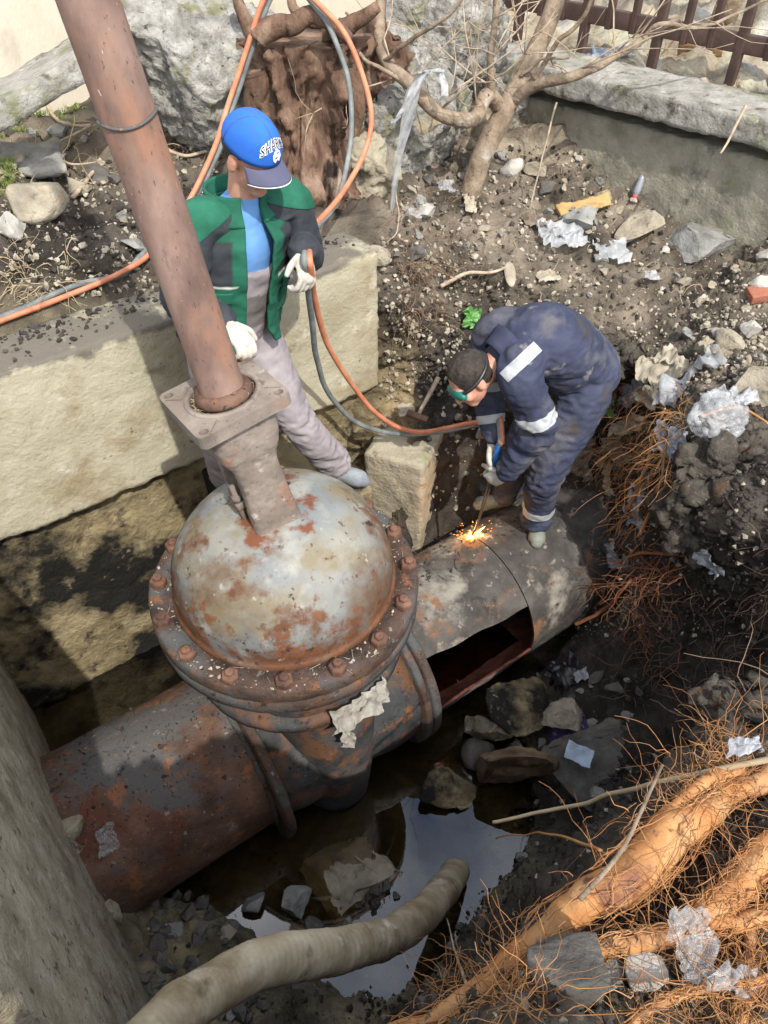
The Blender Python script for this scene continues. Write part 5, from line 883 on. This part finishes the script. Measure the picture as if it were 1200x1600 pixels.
# scattered medium stones, a loose group for each stretch of ground
def zone(n, box_, wlo, whi, mts, label, group, name='stone', cat='stone'):
    mss = [rock_mesh((1, 1, .75), 300+k, 3, 8, .08, None, (.35, .7), True) for k in range(6)]
    for k in range(n):
        u, v = rng.uniform(box_[0], box_[2]), rng.uniform(box_[1], box_[3]); i = gpix(u, v); p = GV[i]
        if abs(GPX[i, 0]-u)+abs(GPX[i, 1]-v) > 25: continue
        w = (wlo+(whi-wlo)*rng.random()**2)*dep(p)/FPX; V, F = mss[k % 6]; V = V*w*A(1, rng.uniform(.7, 1.2), rng.uniform(.7, 1.1)); V = V@rotm(rng.uniform(-.6, .6, 3)+A(0, 0, rng.uniform(0, 6))).T
        mt_ = mts[k % len(mts)]; wd_ = dict(stone='tan', stone_grey='grey', stone_white='whitish', stone_dark='dark', concrete_old='mortar-coloured')[mt_]; sz_ = 'smallish' if w*FPX/dep(p) < (wlo+whi)/2 else 'larger'
        tag(obj(name, V+p+GN[i]*w*.12, F, K[mt_], smooth=False), sz_+' '+wd_+' '+label, cat, group)
zone(46, (770, 240, 1200, 480), 10, 26, ['stone', 'stone_grey', 'stone', 'stone_white'], 'angular stone strewn on the slope below the retaining wall', 'stones below the retaining wall')
zone(26, (1090, 505, 1200, 570), 12, 26, ['stone', 'stone', 'stone_grey'], 'stone in the gravelly patch at the right edge', 'stones in the gravel patch')
zone(34, (0, 190, 230, 400), 10, 26, ['stone', 'stone_grey', 'stone_dark'], 'rubble stone on the ground left of the pole', 'rubble stones left of the pole')
zone(24, (600, 260, 780, 420), 9, 20, ['stone', 'stone_grey', 'stone_dark'], 'stone on the rooty bank under the tree', 'stones under the tree')
zone(22, (640, 560, 760, 800), 8, 20, ['stone_grey', 'stone_dark', 'stone'], 'stone on the dark soil behind the pipe', 'stones behind the pipe')
zone(30, (880, 560, 1080, 880), 9, 24, ['stone_dark', 'stone', 'stone_dark', 'stone_grey'], 'stone in the littered bank right of the worker', 'stones in the littered bank')
zone(44, (760, 1040, 990, 1260), 9, 32, ['stone_dark', 'stone_grey', 'stone_dark'], 'wet stone in the rubble beside the burnt window', 'stones in the pit rubble')
zone(26, (560, 1300, 900, 1600), 9, 28, ['stone_dark', 'stone_dark', 'stone_grey'], 'stone in the near bank beside the suction hose', 'stones in the near bank')
zone(14, (220, 1430, 420, 1590), 12, 34, ['stone_dark', 'stone_grey', 'concrete_old'], 'muddy stone in the pit by the end wall', 'stones by the end wall')
# pit slabs and stones in the water
def shard(u, v, z, size, rot, mt, label, seed, name='concrete_slab', cat='slab'):
    V, F = rock_mesh(size, seed, 5, 9, .04, rot, (.3, .62), True); V = V+vnormals(V, F)*(fbm(V, 9, 4, .6, seed)*.022+np.abs(fbm(V, 26, 3, .6, seed))*.008)[:, None]; tag(obj(name, V+pz(u, v, z), F, K[mt]), label, cat)
shard(800, 1195, .42, (.4, .15, .62), (.42, .35, .25), 'wood_dark', 'rough brown slab standing tilted in the pit rubble below the burnt window', 7)
shard(812, 1098, .48, (.46, .34, .14), (.35, .15, .9), 'concrete_wet', 'broken concrete slab under the burnt window of the pipe', 8)
shard(930, 1195, .52, (.5, .42, .13), (.25, -.1, .15), 'stone_dark', 'dark flat slab with a blue paper on it in the pit', 9)
shard(765, 1140, .4, (.18, .1, .34), (.3, .5, -.4), 'concrete_old', 'narrow upended concrete shard next to the brown slab', 19)
shard(880, 1120, .5, (.2, .18, .16), (.3, .2, .4), 'stone', 'ochre stone between the concrete slab and the purple bag', 21, 'stone', 'stone')
shard(556, 1378, .20, (.5, .4, .2), (.05, .05, .3), 'stone', 'large ochre rock just awash in the middle of the pit water', 23, 'rock', 'rock')
shard(700, 1235, .3, (.3, .22, .1), (.1, .1, .4), 'concrete_wet', 'flat muddy slab awash in the water below the valve', 22)
for u, v, w, h, mt, lb in ((395, 1412, 34, 46, 'stone_grey', 'upright pale stone standing in the water near the rusty pipe'), (465, 1414, 50, 46, 'stone_grey', 'grey stone standing in the water left of the mud bar'), (490, 1450, 34, 28, 'stone_dark', 'small round stone in the water under the grey one'), (543, 1448, 16, 30, 'stone_grey', 'tiny upright stone in the water above the suction hose'), (345, 1478, 76, 60, 'stone_dark', 'large dark wet stone at the edge of the water by the end wall'), (450, 1570, 100, 60, 'stone_dark', 'dark slab half hidden under the suction hose'), (745, 1185, 50, 50, 'stone_dark', 'dark stone at the water edge left of the brown slab')):
    stone(u, v, w, h, mt, lb, p=pz(u, v, WATER+.0), sub=4, sink=.35)
# near bank: big dark rock, white stone
p_ = pz(888, 1522, 2.07); V, F = rock_mesh((.22, .16, .23), 78, 5, 8, .06, (.2, .1, .3), (.35, .65), True); V = V+vnormals(V, F)*(fbm(V, 26, 3, .6, 2)*.006)[:, None]; tag(obj('rock', V+p_, F, K['stone_dark']), 'big dark angular rock lying against the orange root at the bottom', 'rock')
stone(1005, 1522, 64, 54, 'stone_white', 'whitish round stone beside the big dark rock', p=pz(1005, 1522, 1.98), sub=4, rough=.05)
stone(955, 1525, 60, 50, 'stone_grey', 'grey stone squeezed between the dark rock and the whitish stone', p=pz(955, 1528, 1.93), sub=4)
# ---- thick orange roots
ROOTS = [([(560, 1640, 1.78), (700, 1585, 1.82), (800, 1505, 1.86), (880, 1432, 1.93), (960, 1385, 1.99), (1040, 1320, 2.02), (1095, 1270, 2.02), (1150, 1235, 1.98), (1240, 1200, 1.97), (1340, 1150, 1.9)], [.028, .035, .044, .056, .068, .072, .055, .042, .038, .03], 'thickest peeled orange root crossing the near bank'),
 ([(905, 1492, 1.98), (960, 1478, 2.0), (1050, 1462, 2.03), (1120, 1445, 2.05), (1185, 1432, 2.05), (1290, 1400, 2.05), (1420, 1340, 1.95)], [.020, .026, .028, .028, .03, .03, .024], 'straight orange root branching below the thickest one'),
 ([(1060, 1460, 2.0), (1110, 1425, 2.04), (1160, 1380, 2.07), (1200, 1335, 2.08), (1290, 1270, 2.06), (1420, 1190, 1.95)], [.03, .042, .046, .044, .04, .03], 'stout orange root running off the right edge'),
 ([(1135, 1640, 2.05), (1160, 1580, 2.05), (1172, 1510, 2.04), (1180, 1450, 2.03)], [.014, .016, .016, .016], 'thin red brown root standing at the bottom right edge'),
 ([(1020, 1300, 2.0), (1060, 1265, 2.03), (1100, 1225, 2.04), (1160, 1205, 2.0)], [.02, .026, .024, .018], 'short orange root above the thickest one'),
 ([(930, 1640, 2.1), (1030, 1570, 2.1), (1120, 1545, 2.1), (1210, 1530, 2.12), (1360, 1490, 2.02)], [.009, .012, .011, .01, .008], 'slim pale orange root along the bottom edge')]
for k, (pts, rr_, lb) in enumerate(ROOTS):
    n = 90; P = catmull([pz(*p) for p in pts], n); P = P+np.stack([fbm(P, 7, 3, .5, 70+k+j) for j in range(3)], -1)*.02; r_ = catmull(rr_, n)[:, 0]*.74*(1+.07*fbm(P, 6, 2, .5, k)); V, F = tube(P, r_, 22); V = V+vnormals(V, F)*(fbm(V, 11, 4, .55, k)*.011*r_.mean()/.05)[:, None]; ro_ = tag(obj('root', V, F, K['root_o']), lb, 'root')
    mk_ = []; T2 = np.gradient(P, axis=0)
    for j in range(int(40+r_.mean()*2600)):
        i = rng.integers(4, n-4); t_ = unit(T2[i]); s1 = unit(np.cross(t_, ZX)); s2 = np.cross(s1, t_); a0_ = rng.uniform(0, 6.28); da = rng.uniform(.25, 1.1); sk = rng.uniform(-.25, .25)
        mk_.append(tube([P[i]+t_*(sk*q_*.03)+(s1*math.cos(a0_+da*q_)+s2*math.sin(a0_+da*q_))*r_[i]*1.012 for q_ in np.linspace(0, 1, 6)], [.0005, .0010, .0013, .0012, .0009, .0004], 4))
    tag(obj('bark_marks', *join(mk_), K['rootlet_d'], ro_), kind='stuff')
# ---- fine roots
def rootlets(n, src, lo, hi, rad, name, label, mt, seed, up=.3, spread=1., droop=.25):
    r = np.random.default_rng(seed); parts = []; m = 9
    for k in range(n):
        p, nn = src(r); d = unit(r.normal(size=3)*spread+nn*up); l = r.uniform(lo, hi)*(1 if r.random() < .8 else 1.8); P = [p]
        for j in range(m-1): d = unit(d+r.normal(size=3)*.32+A(0, 0, -droop*.35)); P.append(P[-1]+d*l/(m-1))
        ra = rad*r.uniform(.5, 1.5); parts.append(tube(P, np.linspace(ra, ra*.35, m), 3, None, False))
    return tag(obj(name, *join(parts), mt), label, 'roots', kind='stuff')
def area(boxes, ctr=None):
    def f(r):
        while True:
            b = boxes[r.integers(len(boxes))]; u, v = r.uniform(b[0], b[2]), r.uniform(b[1], b[3]); i = gpix(u, v)
            if abs(GPX[i, 0]-u)+abs(GPX[i, 1]-v) < 30: return GV[i].copy(), GN[i]
    return f
def alongroots(r):
    k = r.integers(0, 6); pts = ROOTS[k][0]; t = r.uniform(0, len(pts)-1.01); i = int(t); a, b = pz(*pts[i]), pz(*pts[i+1]); p = a+(b-a)*(t-i)+r.normal(size=3)*A(.035, .035, .02); return p, A(0, 0, 1)
rootlets(1000, alongroots, .04, .2, .0015, 'orange_rootlets', 'tangle of fine orange rootlets around the peeled roots', K['rootlet'], 1, .25, 1.)
def strands():
    parts = []; r = np.random.default_rng(12)
    for k, (pts, rr_, lb) in enumerate(ROOTS):
        P = catmull([pz(*p) for p in pts], 160); R_ = catmull(rr_, 160)[:, 0]*.74; T2 = np.gradient(P, axis=0)
        for j in range(90 if k < 3 else 30):
            i0 = r.integers(0, 120); L_ = r.integers(14, 40); a0_ = r.uniform(0, 6.28); da = r.normal()*1.2; lift = r.uniform(1.02, 1.35); Q = []
            for t in np.linspace(0, 1, 10):
                i = int(min(159, i0+t*L_)); t_ = unit(T2[i]); s1 = unit(np.cross(t_, ZX)); s2 = np.cross(s1, t_); a = a0_+da*t; Q.append(P[i]+(s1*math.cos(a)+s2*math.sin(a))*R_[i]*lift+r.normal(size=3)*.004)
            parts.append(tube(Q, np.linspace(.0022, .0008, 10)*r.uniform(.6, 1.4), 4, None, False))
    tag(obj('root_strands', *join(parts), K['rootlet']), 'loose fibres running along the peeled orange roots', 'roots', kind='stuff')
strands()
rootlets(900, area([(1000, 1200, 1200, 1600), (1080, 1120, 1200, 1260), (680, 1500, 860, 1600), (1200, 1100, 1600, 1600)]), .05, .2, .0016, 'bank_rootlets', 'fine orange rootlets matted over the near bank', K['rootlet'], 2, .5, 1.)
rootlets(420, area([(960, 600, 1070, 720), (950, 700, 1060, 830)]), .06, .26, .002, 'hanging_rootlets', 'orange rootlets hanging in the littered bank right of the worker', K['rootlet'], 3, 1.1, .7, .9)
rootlets(170, area([(950, 850, 1070, 910), (960, 900, 1060, 1010)]), .08, .32, .0022, 'red_rootlets', 'red brown roots trailing over the dark hollow past the pipe end', mat('red_root', [(.2, .07, .035), (.32, .14, .07)], 6, .8, 0), 4, .4, .9, .5)
rootlets(440, area([(960, 900, 1200, 1130), (1200, 850, 1450, 1100)]), .08, .3, .0018, 'dark_rootlets', 'thin grey brown roots hanging inside the dark hollow', K['rootlet_d'], 5, .4, .8, .7)
rootlets(420, area([(600, 300, 760, 460), (620, 400, 700, 520)]), .05, .18, .0014, 'brown_rootlets', 'matted brown rootlets on the bank under the tree', mat('brown_root', [(.2, .13, .08), (.33, .23, .15)], 6, .85, 0), 6, .5, 1., .5)
rootlets(320, area([(0, 180, 260, 300), (0, 380, 120, 480), (230, 190, 340, 250), (560, 10, 720, 70)]), .05, .2, .0022, 'dry_stalks', 'dry pale stalks and straw strewn over the rubble on the left', K['straw'], 7, .3, 1., .4)
rootlets(340, area([(780, 240, 1200, 480), (880, 560, 1080, 760), (1200, 300, 1600, 900)]), .03, .14, .0022, 'dry_litter', 'broken dry twigs littering the slope', K['twig'], 8, .2, 1., .4)
rootlets(260, lambda r: (fb+fx*r.uniform(-2, 2)+fy*r.uniform(-.1, 1.6)+A(0, 0, r.uniform(2.42, 2.5)), A(0, 0, 1)), .08, .4, .003, 'fence_stalks', 'dry stalks and brush behind the iron fence', K['straw'], 9, .6, 1., .2)
K['soil_lump'] = mat('soil_lump', [(.04, .035, .03), (.085, .074, .06), (.15, .13, .105)], 9, .95, 1., 40, layers=[((.24, .21, .16), 50, .63, .70), ((.1, .06, .035), 12, .58, .68)], bump2=1., dist=.03)
for k, (u, v, z, sz, lb) in enumerate(((1140, 740, 1.75, (.48, .42, .34), 'broad dark soil lump overhanging the hollow below the clear bag'), (1075, 815, 1.5, (.36, .34, .4), 'narrow dark soil lump hanging under the clear bag'), (1190, 830, 1.6, (.45, .45, .5), 'dark soil lump at the right edge over the hollow'), (960, 560, 1.72, (.26, .26, .2), 'dark soil lump beside the hip of the worker'), (1150, 1130, 1.72, (.3, .3, .3), 'dark soil lump at the lip of the near bank'))):
    V, F = rock_mesh(sz, 500+k, 5, 10, .45, (.1, .1, k*.7), (.4, .8)); V = V+vnormals(V, F)*(fbm(V, 7, 5, .65, k)*.10+np.abs(fbm(V, 24, 3, .6, k))*.05)[:, None]; tag(obj('soil_lump', V+pz(u, v, z), F, K['soil_lump']), lb, 'soil')
# bigger single roots in the right bank
for k, (pts, r0, mt, lb) in enumerate((([(960, 880), (1000, 868), (1050, 862), (1090, 868)], .009, 'red', 'red root arching over the dark hollow'), ([(985, 790), (1010, 740), (1020, 690), (1040, 640)], .012, 'o', 'long orange root hanging beside the clear plastic bag'), ([(1000, 830), (1030, 760), (1045, 700)], .009, 'o', 'second orange root hanging below the clear plastic bag'), ([(900, 980), (940, 955), (975, 925), (990, 900)], .012, 'red', 'red brown root leaving the soil at the pipe end'), ([(1100, 650), (1150, 655), (1200, 672)], .008, 'o', 'thin orange root beside the clear plastic bag'))):
    P = wob([gp(u, v)+GN[gpix(u, v)]*.035 for u, v in pts], 30, .03, 90+k); tag(obj('root', *tube(P, np.linspace(r0, r0*.5, 30), 8), K['rootlet'] if mt == 'o' else bpy.data.materials['red_root']), lb, 'root')
P = [pz(770, 1285, 1.35), pz(900, 1258, 1.5), pz(1040, 1220, 1.9), pz(1210, 1185, 2.12)]; tag(obj('reed', *tube(wob(P, 40, .015, 5), np.linspace(.006, .009, 40), 7), K['straw']), 'long straight pale reed lying across the near bank over the water', 'stick')
P = [pz(1035, 1195, 2.16), pz(1000, 1270, 2.16), pz(960, 1340, 2.14), pz(905, 1405, 2.08)]; tag(obj('stick', *tube(wob(P, 30, .01, 6), np.linspace(.004, .007, 30), 7), K['bark']), 'purplish bare twig crossing the thickest orange root', 'stick')
P = [pz(775, 1310, 1.2), pz(830, 1300, 1.5), pz(880, 1310, 1.75), pz(940, 1330, 2.0)]; tag(obj('stick', *tube(wob(P, 30, .02, 7), np.linspace(.0025, .005, 30), 6), K['rootlet']), 'thin reddish twig arching out over the water', 'stick')
P = [pz(698, 1435, 1.1), pz(712, 1490, 1.5), pz(730, 1540, 1.8)]; tag(obj('stick', *tube(wob(P, 20, .01, 8), np.linspace(.002, .005, 20), 6), K['twig']), 'thin pale stem rising beside the end of the suction hose', 'stick')
# ---- litter
K['stone_bag'] = mat('rotten_cloth', [(.09, .07, .05), (.17, .135, .1), (.26, .22, .17)], 9, .95, .6, 40)
def litter(u, v, w, h, mt, label, seed, cr=.35, p=None, ay=None, name='plastic_sheet', cat='plastic', up=.03, n=24):
    i = gpix(u, v); p = GV[i]+GN[i]*up if p is None else p; k = dep(p)/FPX; nn = GN[i]; axx = unit(A(1, .2, 0)-nn*(A(1, .2, 0)@nn)); ayy = unit(np.cross(nn, axx)) if ay is None else ay
    V, F = sheet(p, w*k, h*k*1.3, seed, n, cr, axx, ayy); return tag(obj(name, V, F, K[mt]), label, cat)
litter(878, 375, 95, 55, 'plastic', 'crumpled white grey plastic sheet below the yellow plank', 1, .45, n=36)
litter(955, 390, 60, 35, 'plastic', 'white plastic shred next to the round brown lump', 2, .4)
litter(905, 90, 60, 40, 'plastic', 'white plastic litter on the coping behind the slanting trunk', 3, .4, p=pz(905, 95, 2.55))
litter(965, 75, 60, 45, 'plastic_blue', 'bluish white plastic bag behind the coping under the fence', 4, .4, p=pz(960, 82, 2.56))
litter(1140, 130, 70, 30, 'plastic', 'pale plastic litter on the coping by the right fence post', 5, .4, p=pz(1145, 128, 2.55))
p_ = pz(1065, 92, 2.52); cb = empty('cardboard_box', p_, 'torn open cardboard box behind the coping between the fence posts', 'box')
for q_, sx, sy, ax_, ay_ in ((A(0, 0, .01), .3, .2, A(1, -.6, 0), A(.5, .9, .1)), (A(-.1, .02, .07), .16, .2, A(.5, -.3, 1), A(.5, .9, 0)), (A(.08, -.1, .06), .3, .14, A(1, -.6, 0), A(-.3, -.5, .9)), (A(.12, .06, .08), .16, .2, A(-.4, .2, 1), A(.5, .9, 0))):
    V, F = sheet(p_+q_, sx, sy, int(sx*1000), 12, .06, ax_, ay_, outline=.05); obj('panel', *thick(V, F, .005), K['card'], cb)
bg_ = gp(1112, 655)+A(0, -.02, .03); V, F = rock_mesh((.25, .2, .15), 61, 5, 3, .3, (.3, .2, .3)); V = V+vnormals(V, F)*(np.abs(fbm(V*A(1, 1, 2), 9, 4, .5, 2))*.05)[:, None]; tag(obj('plastic_bag', V+bg_+A(0, 0, .02), F, K['plastic_clear']), 'clear crumpled plastic bag on the bank at the right', 'plastic bag')
for args in ((1085, 590, 120, 40, 'plastic', 'grey white plastic film above the clear bag', 11, .5), (1010, 610, 26, 90, 'paper', 'long pale paper strip in the littered bank above the orange rootlets', 12, .4), (975, 665, 24, 80, 'paper', 'second pale strip hanging lower in the littered bank', 13, .4), (945, 745, 26, 60, 'paper', 'pale peeled bark strip near the knee of the worker', 14, .4), (935, 795, 40, 30, 'paper', 'folded pale scrap low in the littered bank', 15, .5), (992, 800, 60, 40, 'plastic_grey', 'grey blue plastic rag under the orange roots', 16, .5), (1048, 815, 34, 64, 'plastic_blue', 'light blue plastic strip hanging at the dark hollow', 17, .4), (958, 862, 44, 34, 'plastic_grey', 'grey plastic lump at the pipe end', 18, .6),
   (1000, 770, 40, 30, 'plastic_blue', 'small blue foil scrap over the grey rag', 19, .5), (1110, 880, 50, 34, 'plastic_grey', 'muddy grey bag half buried in the dark bank', 20, .5), (735, 503, 30, 26, 'plastic_green', 'bright green plastic scrap behind the head of the worker', 21, .5), (948, 640, 24, 28, 'plastic_green', 'green and white wrapper behind the thigh of the worker', 22, .5), (625, 640, 24, 14, 'paper', 'small white scrap beside the hammer', 23, .3), (880, 1050, 60, 46, 'plastic_black', 'black plastic bag below the pipe end', 24, .6), (890, 1145, 70, 40, 'plastic_purple', 'dark purple plastic bag on the pit rubble', 25, .6), (905, 1058, 26, 14, 'plastic', 'white shred by the black plastic bag', 26, .4),
   (640, 330, 24, 22, 'plastic_clear', 'clear plastic scrap on the bank below the hanging strip', 27, .4), (730, 325, 26, 30, 'paper', 'yellowish leaf scrap under the tree', 28, .4), (300, 215, 20, 14, 'plastic', 'white scrap by the green shoulder', 29, .4)):
    litter(*args)
for args in ((1030, 585, 70, 60, 'paper', 'torn beige sacking at the top of the littered bank', 51, .5), (985, 620, 40, 60, 'plastic_grey', 'grey film fold left of the orange roots', 52, .5), (1045, 700, 50, 70, 'plastic_grey', 'dark grey foil bundle beneath the clear bag', 53, .55), (960, 700, 36, 60, 'stone_bag', 'brown rotten cloth in the bank behind the worker', 54, .5), (905, 720, 30, 60, 'stone_bag', 'brown cloth rag hanging by the thigh of the worker', 55, .5), (920, 830, 40, 40, 'plastic_grey', 'small dull plastic wad above the pipe end', 56, .5), (1140, 620, 70, 40, 'plastic', 'pale film folded along the right bank edge', 57, .5), (1060, 760, 44, 30, 'paper', 'beige scrap hanging over the dark bank', 58, .5),
   (860, 430, 40, 20, 'paper', 'small beige scrap on the slope under the white sheet', 59, .4), (1010, 440, 30, 18, 'plastic', 'little white scrap in the middle of the dark slope', 60, .4), (1100, 470, 30, 18, 'paper', 'beige scrap on the right of the dark slope', 61, .4), (700, 300, 30, 22, 'plastic_clear', 'clear film scrap at the root of the tree', 62, .4), (830, 340, 44, 26, 'stone_bag', 'brown cloth scrap left of the white sheet', 63, .45)):
    litter(*args)
V, F = sheet(pz(905, 1178, .66), .13, .09, 31, 14, .12, A(1, -.5, 0), A(.4, .9, .2), outline=.05); tag(obj('paper', V, F, K['plastic_blue']), 'light blue paper lying on the dark flat slab in the pit', 'paper')
for u, v, w, h, z, mt, lb, sd in ((1075, 1440, .11, .06, 2.12, 'plastic_clear', 'clear plastic film over the straight orange root', 41), (1090, 1500, .10, .12, 2.1, 'plastic_clear', 'clear plastic film hanging below the straight orange root', 42), (1150, 1530, .14, .06, 2.12, 'plastic_clear', 'twisted clear plastic strip at the bottom right', 43), (1165, 1165, .1, .06, 2.12, 'plastic_grey', 'lilac grey plastic shred among the orange rootlets', 44)):
    V, F = sheet(pz(u, v, z), w, h, sd, 26, .5, A(1, .1, .1), A(0, .8, .5)); tag(obj('plastic_film', V, F, K[mt]), lb, 'plastic')
# ================================================================ gravel, clods, tufts (uncountable)
_inv = (GPX[:, 0] > -650)&(GPX[:, 0] < 1800)&(GPX[:, 1] > -100)&(GPX[:, 1] < 1750)&(_dep > .5)
def gravel(n, boxes, lo, hi, mt, name, label, seed, prob=None):
    r = np.random.default_rng(seed); idx = []
    for b, w in boxes:
        c = np.where(_inv&(GPX[:, 0] > b[0])&(GPX[:, 0] < b[2])&(GPX[:, 1] > b[1])&(GPX[:, 1] < b[3]))[0]
        # even out over picture area
        cell = (GPX[c, 0]//8).astype(int)*1000+(GPX[c, 1]//8).astype(int); _, first, cnt = np.unique(cell, return_inverse=True, return_counts=True); pr = 1/cnt[first]; pr /= pr.sum()
        idx.append(r.choice(c, int(n*w), p=pr))
    idx = np.concatenate(idx); n = len(idx); bv, bf = ico(1); bf = np.array(bf); nb_ = len(bv)
    base = bv[None]*(1+.42*r.normal(size=(n, nb_, 1)).clip(-1, 1)); s = (lo+(hi-lo)*r.random(n)**3)[:, None]*r.uniform(.6, 1.2, (n, 3)); V = base*s[:, None, :]
    a = r.uniform(0, 6.28, n); ca_, sa_ = np.cos(a)[:, None], np.sin(a)[:, None]; V = np.stack([V[..., 0]*ca_-V[..., 1]*sa_, V[..., 0]*sa_+V[..., 1]*ca_, V[..., 2]], -1)
    P = GV[idx]+r.normal(size=(n, 3))*.008; V = V+(P+GN[idx]*s.mean(1)[:, None]*.35)[:, None]; F = (bf[None]+(np.arange(n)*nb_)[:, None, None]).reshape(-1, 3)
    return tag(obj(name, V.reshape(-1, 3), F, mt, smooth=False), label, 'gravel', kind='stuff')
slopeR = (600, 230, 1200, 620); leftT = (0, 150, 350, 460); bankR = (880, 560, 1200, 1000); nearB = (560, 1180, 1200, 1600); pitB = (200, 1040, 1000, 1600); beyR = (1200, 250, 1750, 1600); beyL = (-600, 150, 0, 650)
gravel(7000, [(slopeR, .55), (leftT, .25), ((1080, 490, 1200, 600), .1), ((590, 380, 760, 800), .1)], .002, .017, K['pebble'], 'gravel', 'pale gravel and mortar crumbs strewn over the slopes', 1)
gravel(12000, [(slopeR, .22), (bankR, .3), (nearB, .28), (pitB, .1), (leftT, .1)], .003, .016, K['pebble_dark'], 'soil_clods', 'dark crumbly soil clods over the banks', 2)
gravel(900, [(nearB, .5), (bankR, .5)], .003, .016, K['pebble'], 'bank_crumbs', 'pale crumbs on the dark banks', 3)
gravel(5200, [(beyR, .75), (beyL, .25)], .003, .02, K['pebble_dark'], 'outer_clods', 'crumbly soil on the ground to either side of the pit', 6)
gravel(2200, [(beyR, .6), (beyL, .4)], .003, .018, K['pebble'], 'outer_gravel', 'pale crumbs on the ground to either side of the pit', 7)
gravel(420, [((560, 1180, 760, 1450), .5), ((220, 1400, 420, 1600), .5)], .006, .035, K['stone_dark'], 'pit_gravel', 'wet gravel on the mud bars in the pit', 5)
def wall_crumbs():
    r = np.random.default_rng(9); parts = []
    for k in range(900):
        m_ = r.uniform(-.6, 1.95); n_ = 3.14-abs(r.normal())*.10
        if n_ < 2.88: continue
        s_ = .003+.014*r.random()**3; V, F = ico(1); V = V*(1+.4*r.normal(size=(len(V), 1)).clip(-1, 1))*s_*r.uniform(.6, 1.2, 3); parts.append((V+mn(m_, n_, 2.298+s_*.3), F))
    tag(obj('wall_crumbs', *join(parts), K['pebble_dark'], smooth=False), 'soil crumbs lying along the top of the sunlit wall', 'soil', kind='stuff')
wall_crumbs()
def grit(n, src, lo, hi, mt, name, label, seed):
    r = np.random.default_rng(seed); parts = []
    for k in range(n):
        p = src(r); s_ = lo+(hi-lo)*r.random()**3
        if r.random() < .25: d = unit(r.normal(size=3)*A(1, 1, .15)); parts.append(tube([p-d*s_*3, p, p+d*s_*3], s_*.22, 3))
        else: V, F = ico(1); parts.append((V*(1+.4*r.normal(size=(len(V), 1)).clip(-1, 1))*s_*r.uniform(.5, 1.2, 3)+p, F))
    tag(obj(name, *join(parts), mt, smooth=False), label, 'grit', kind='stuff')
def on_flange(r): a, q_ = r.uniform(0, 6.28), r.uniform(.462, .54); return vb+A(math.cos(a)*q_, math.sin(a)*q_, 1.597)
def on_left(r): m_, t_ = r.uniform(-.3, MV-.4), math.pi/2+r.normal()*.45; return mn(m_, NV+.403*math.cos(t_), ZP+.403*math.sin(t_))
def on_right(r): m_, t_ = r.uniform(MV+.6, MV+1.75), math.pi/2+abs(r.normal())*-.5; return mn(m_, NV+.405*math.cos(t_), ZP+.405*math.sin(t_))
grit(420, on_flange, .0015, .009, K['pebble'], 'flange_grit', 'grit and straw lying between the bolts on the flange', 1)
grit(260, on_left, .0015, .012, K['pebble_dark'], 'pipe_grit', 'soil crumbs lying on top of the dark rusty pipe', 2)
grit(320, on_right, .0015, .012, K['pebble_dark'], 'cut_pipe_grit', 'soil crumbs lying on top of the cut pipe', 3)
def tufts(name, label, src, n, lo, hi, mt, seed, w=.0022):
    r = np.random.default_rng(seed); V, F = [], []
    for k in range(n):
        p, nn = src(r); d = unit(A(0, 0, 1)+r.normal(size=3)*.5); l = r.uniform(lo, hi); s_ = unit(np.cross(d, r.normal(size=3)))*w; b = len(V); c_ = p+d*l*.6; e = p+unit(d+r.normal(size=3)*.3)*l
        V += [p-s_, p+s_, c_+s_*.8, c_-s_*.8, e]; F += [(b, b+1, b+2, b+3), (b+3, b+2, b+4)]
    return tag(obj(name, V, F, mt), label, 'grass', kind='stuff')
tufts('grass', 'short green grass between the rubble and the plaster wall', area([(0, 175, 110, 235), (0, 240, 30, 300), (60, 165, 130, 200)]), 900, .02, .07, K['grass'], 1)
tufts('fence_grass', 'fresh green grass behind the iron fence', lambda r: ((fb+fx*r.uniform(-1.6, 1.8)+fy*r.uniform(.4, 3.2))+A(0, 0, r.uniform(2.42, 2.46)), A(0, 0, 1)), 2600, .05, .2, K['grass'], 2, .004)
for u, v, z, n, lb in ((955, 1588, 1.95, 10, 'small green weed at the foot of the dark rock'), (815, 1555, 1.86, 6, 'tiny green sprout left of the big dark rock')):
    p = pz(u, v, z); wd_ = empty('weed', p, lb, 'plant')
    for k in range(n):
        d = unit(A(rng.normal(), rng.normal(), 1.2)); s_ = unit(np.cross(d, rng.normal(size=3)))*.008; l = rng.uniform(.02, .04); m_ = p+d*l*.6; obj('leaf', [p, m_+s_, p+d*l*1.2, m_-s_], [(0, 1, 2, 3)], K['leaf'], wd_)
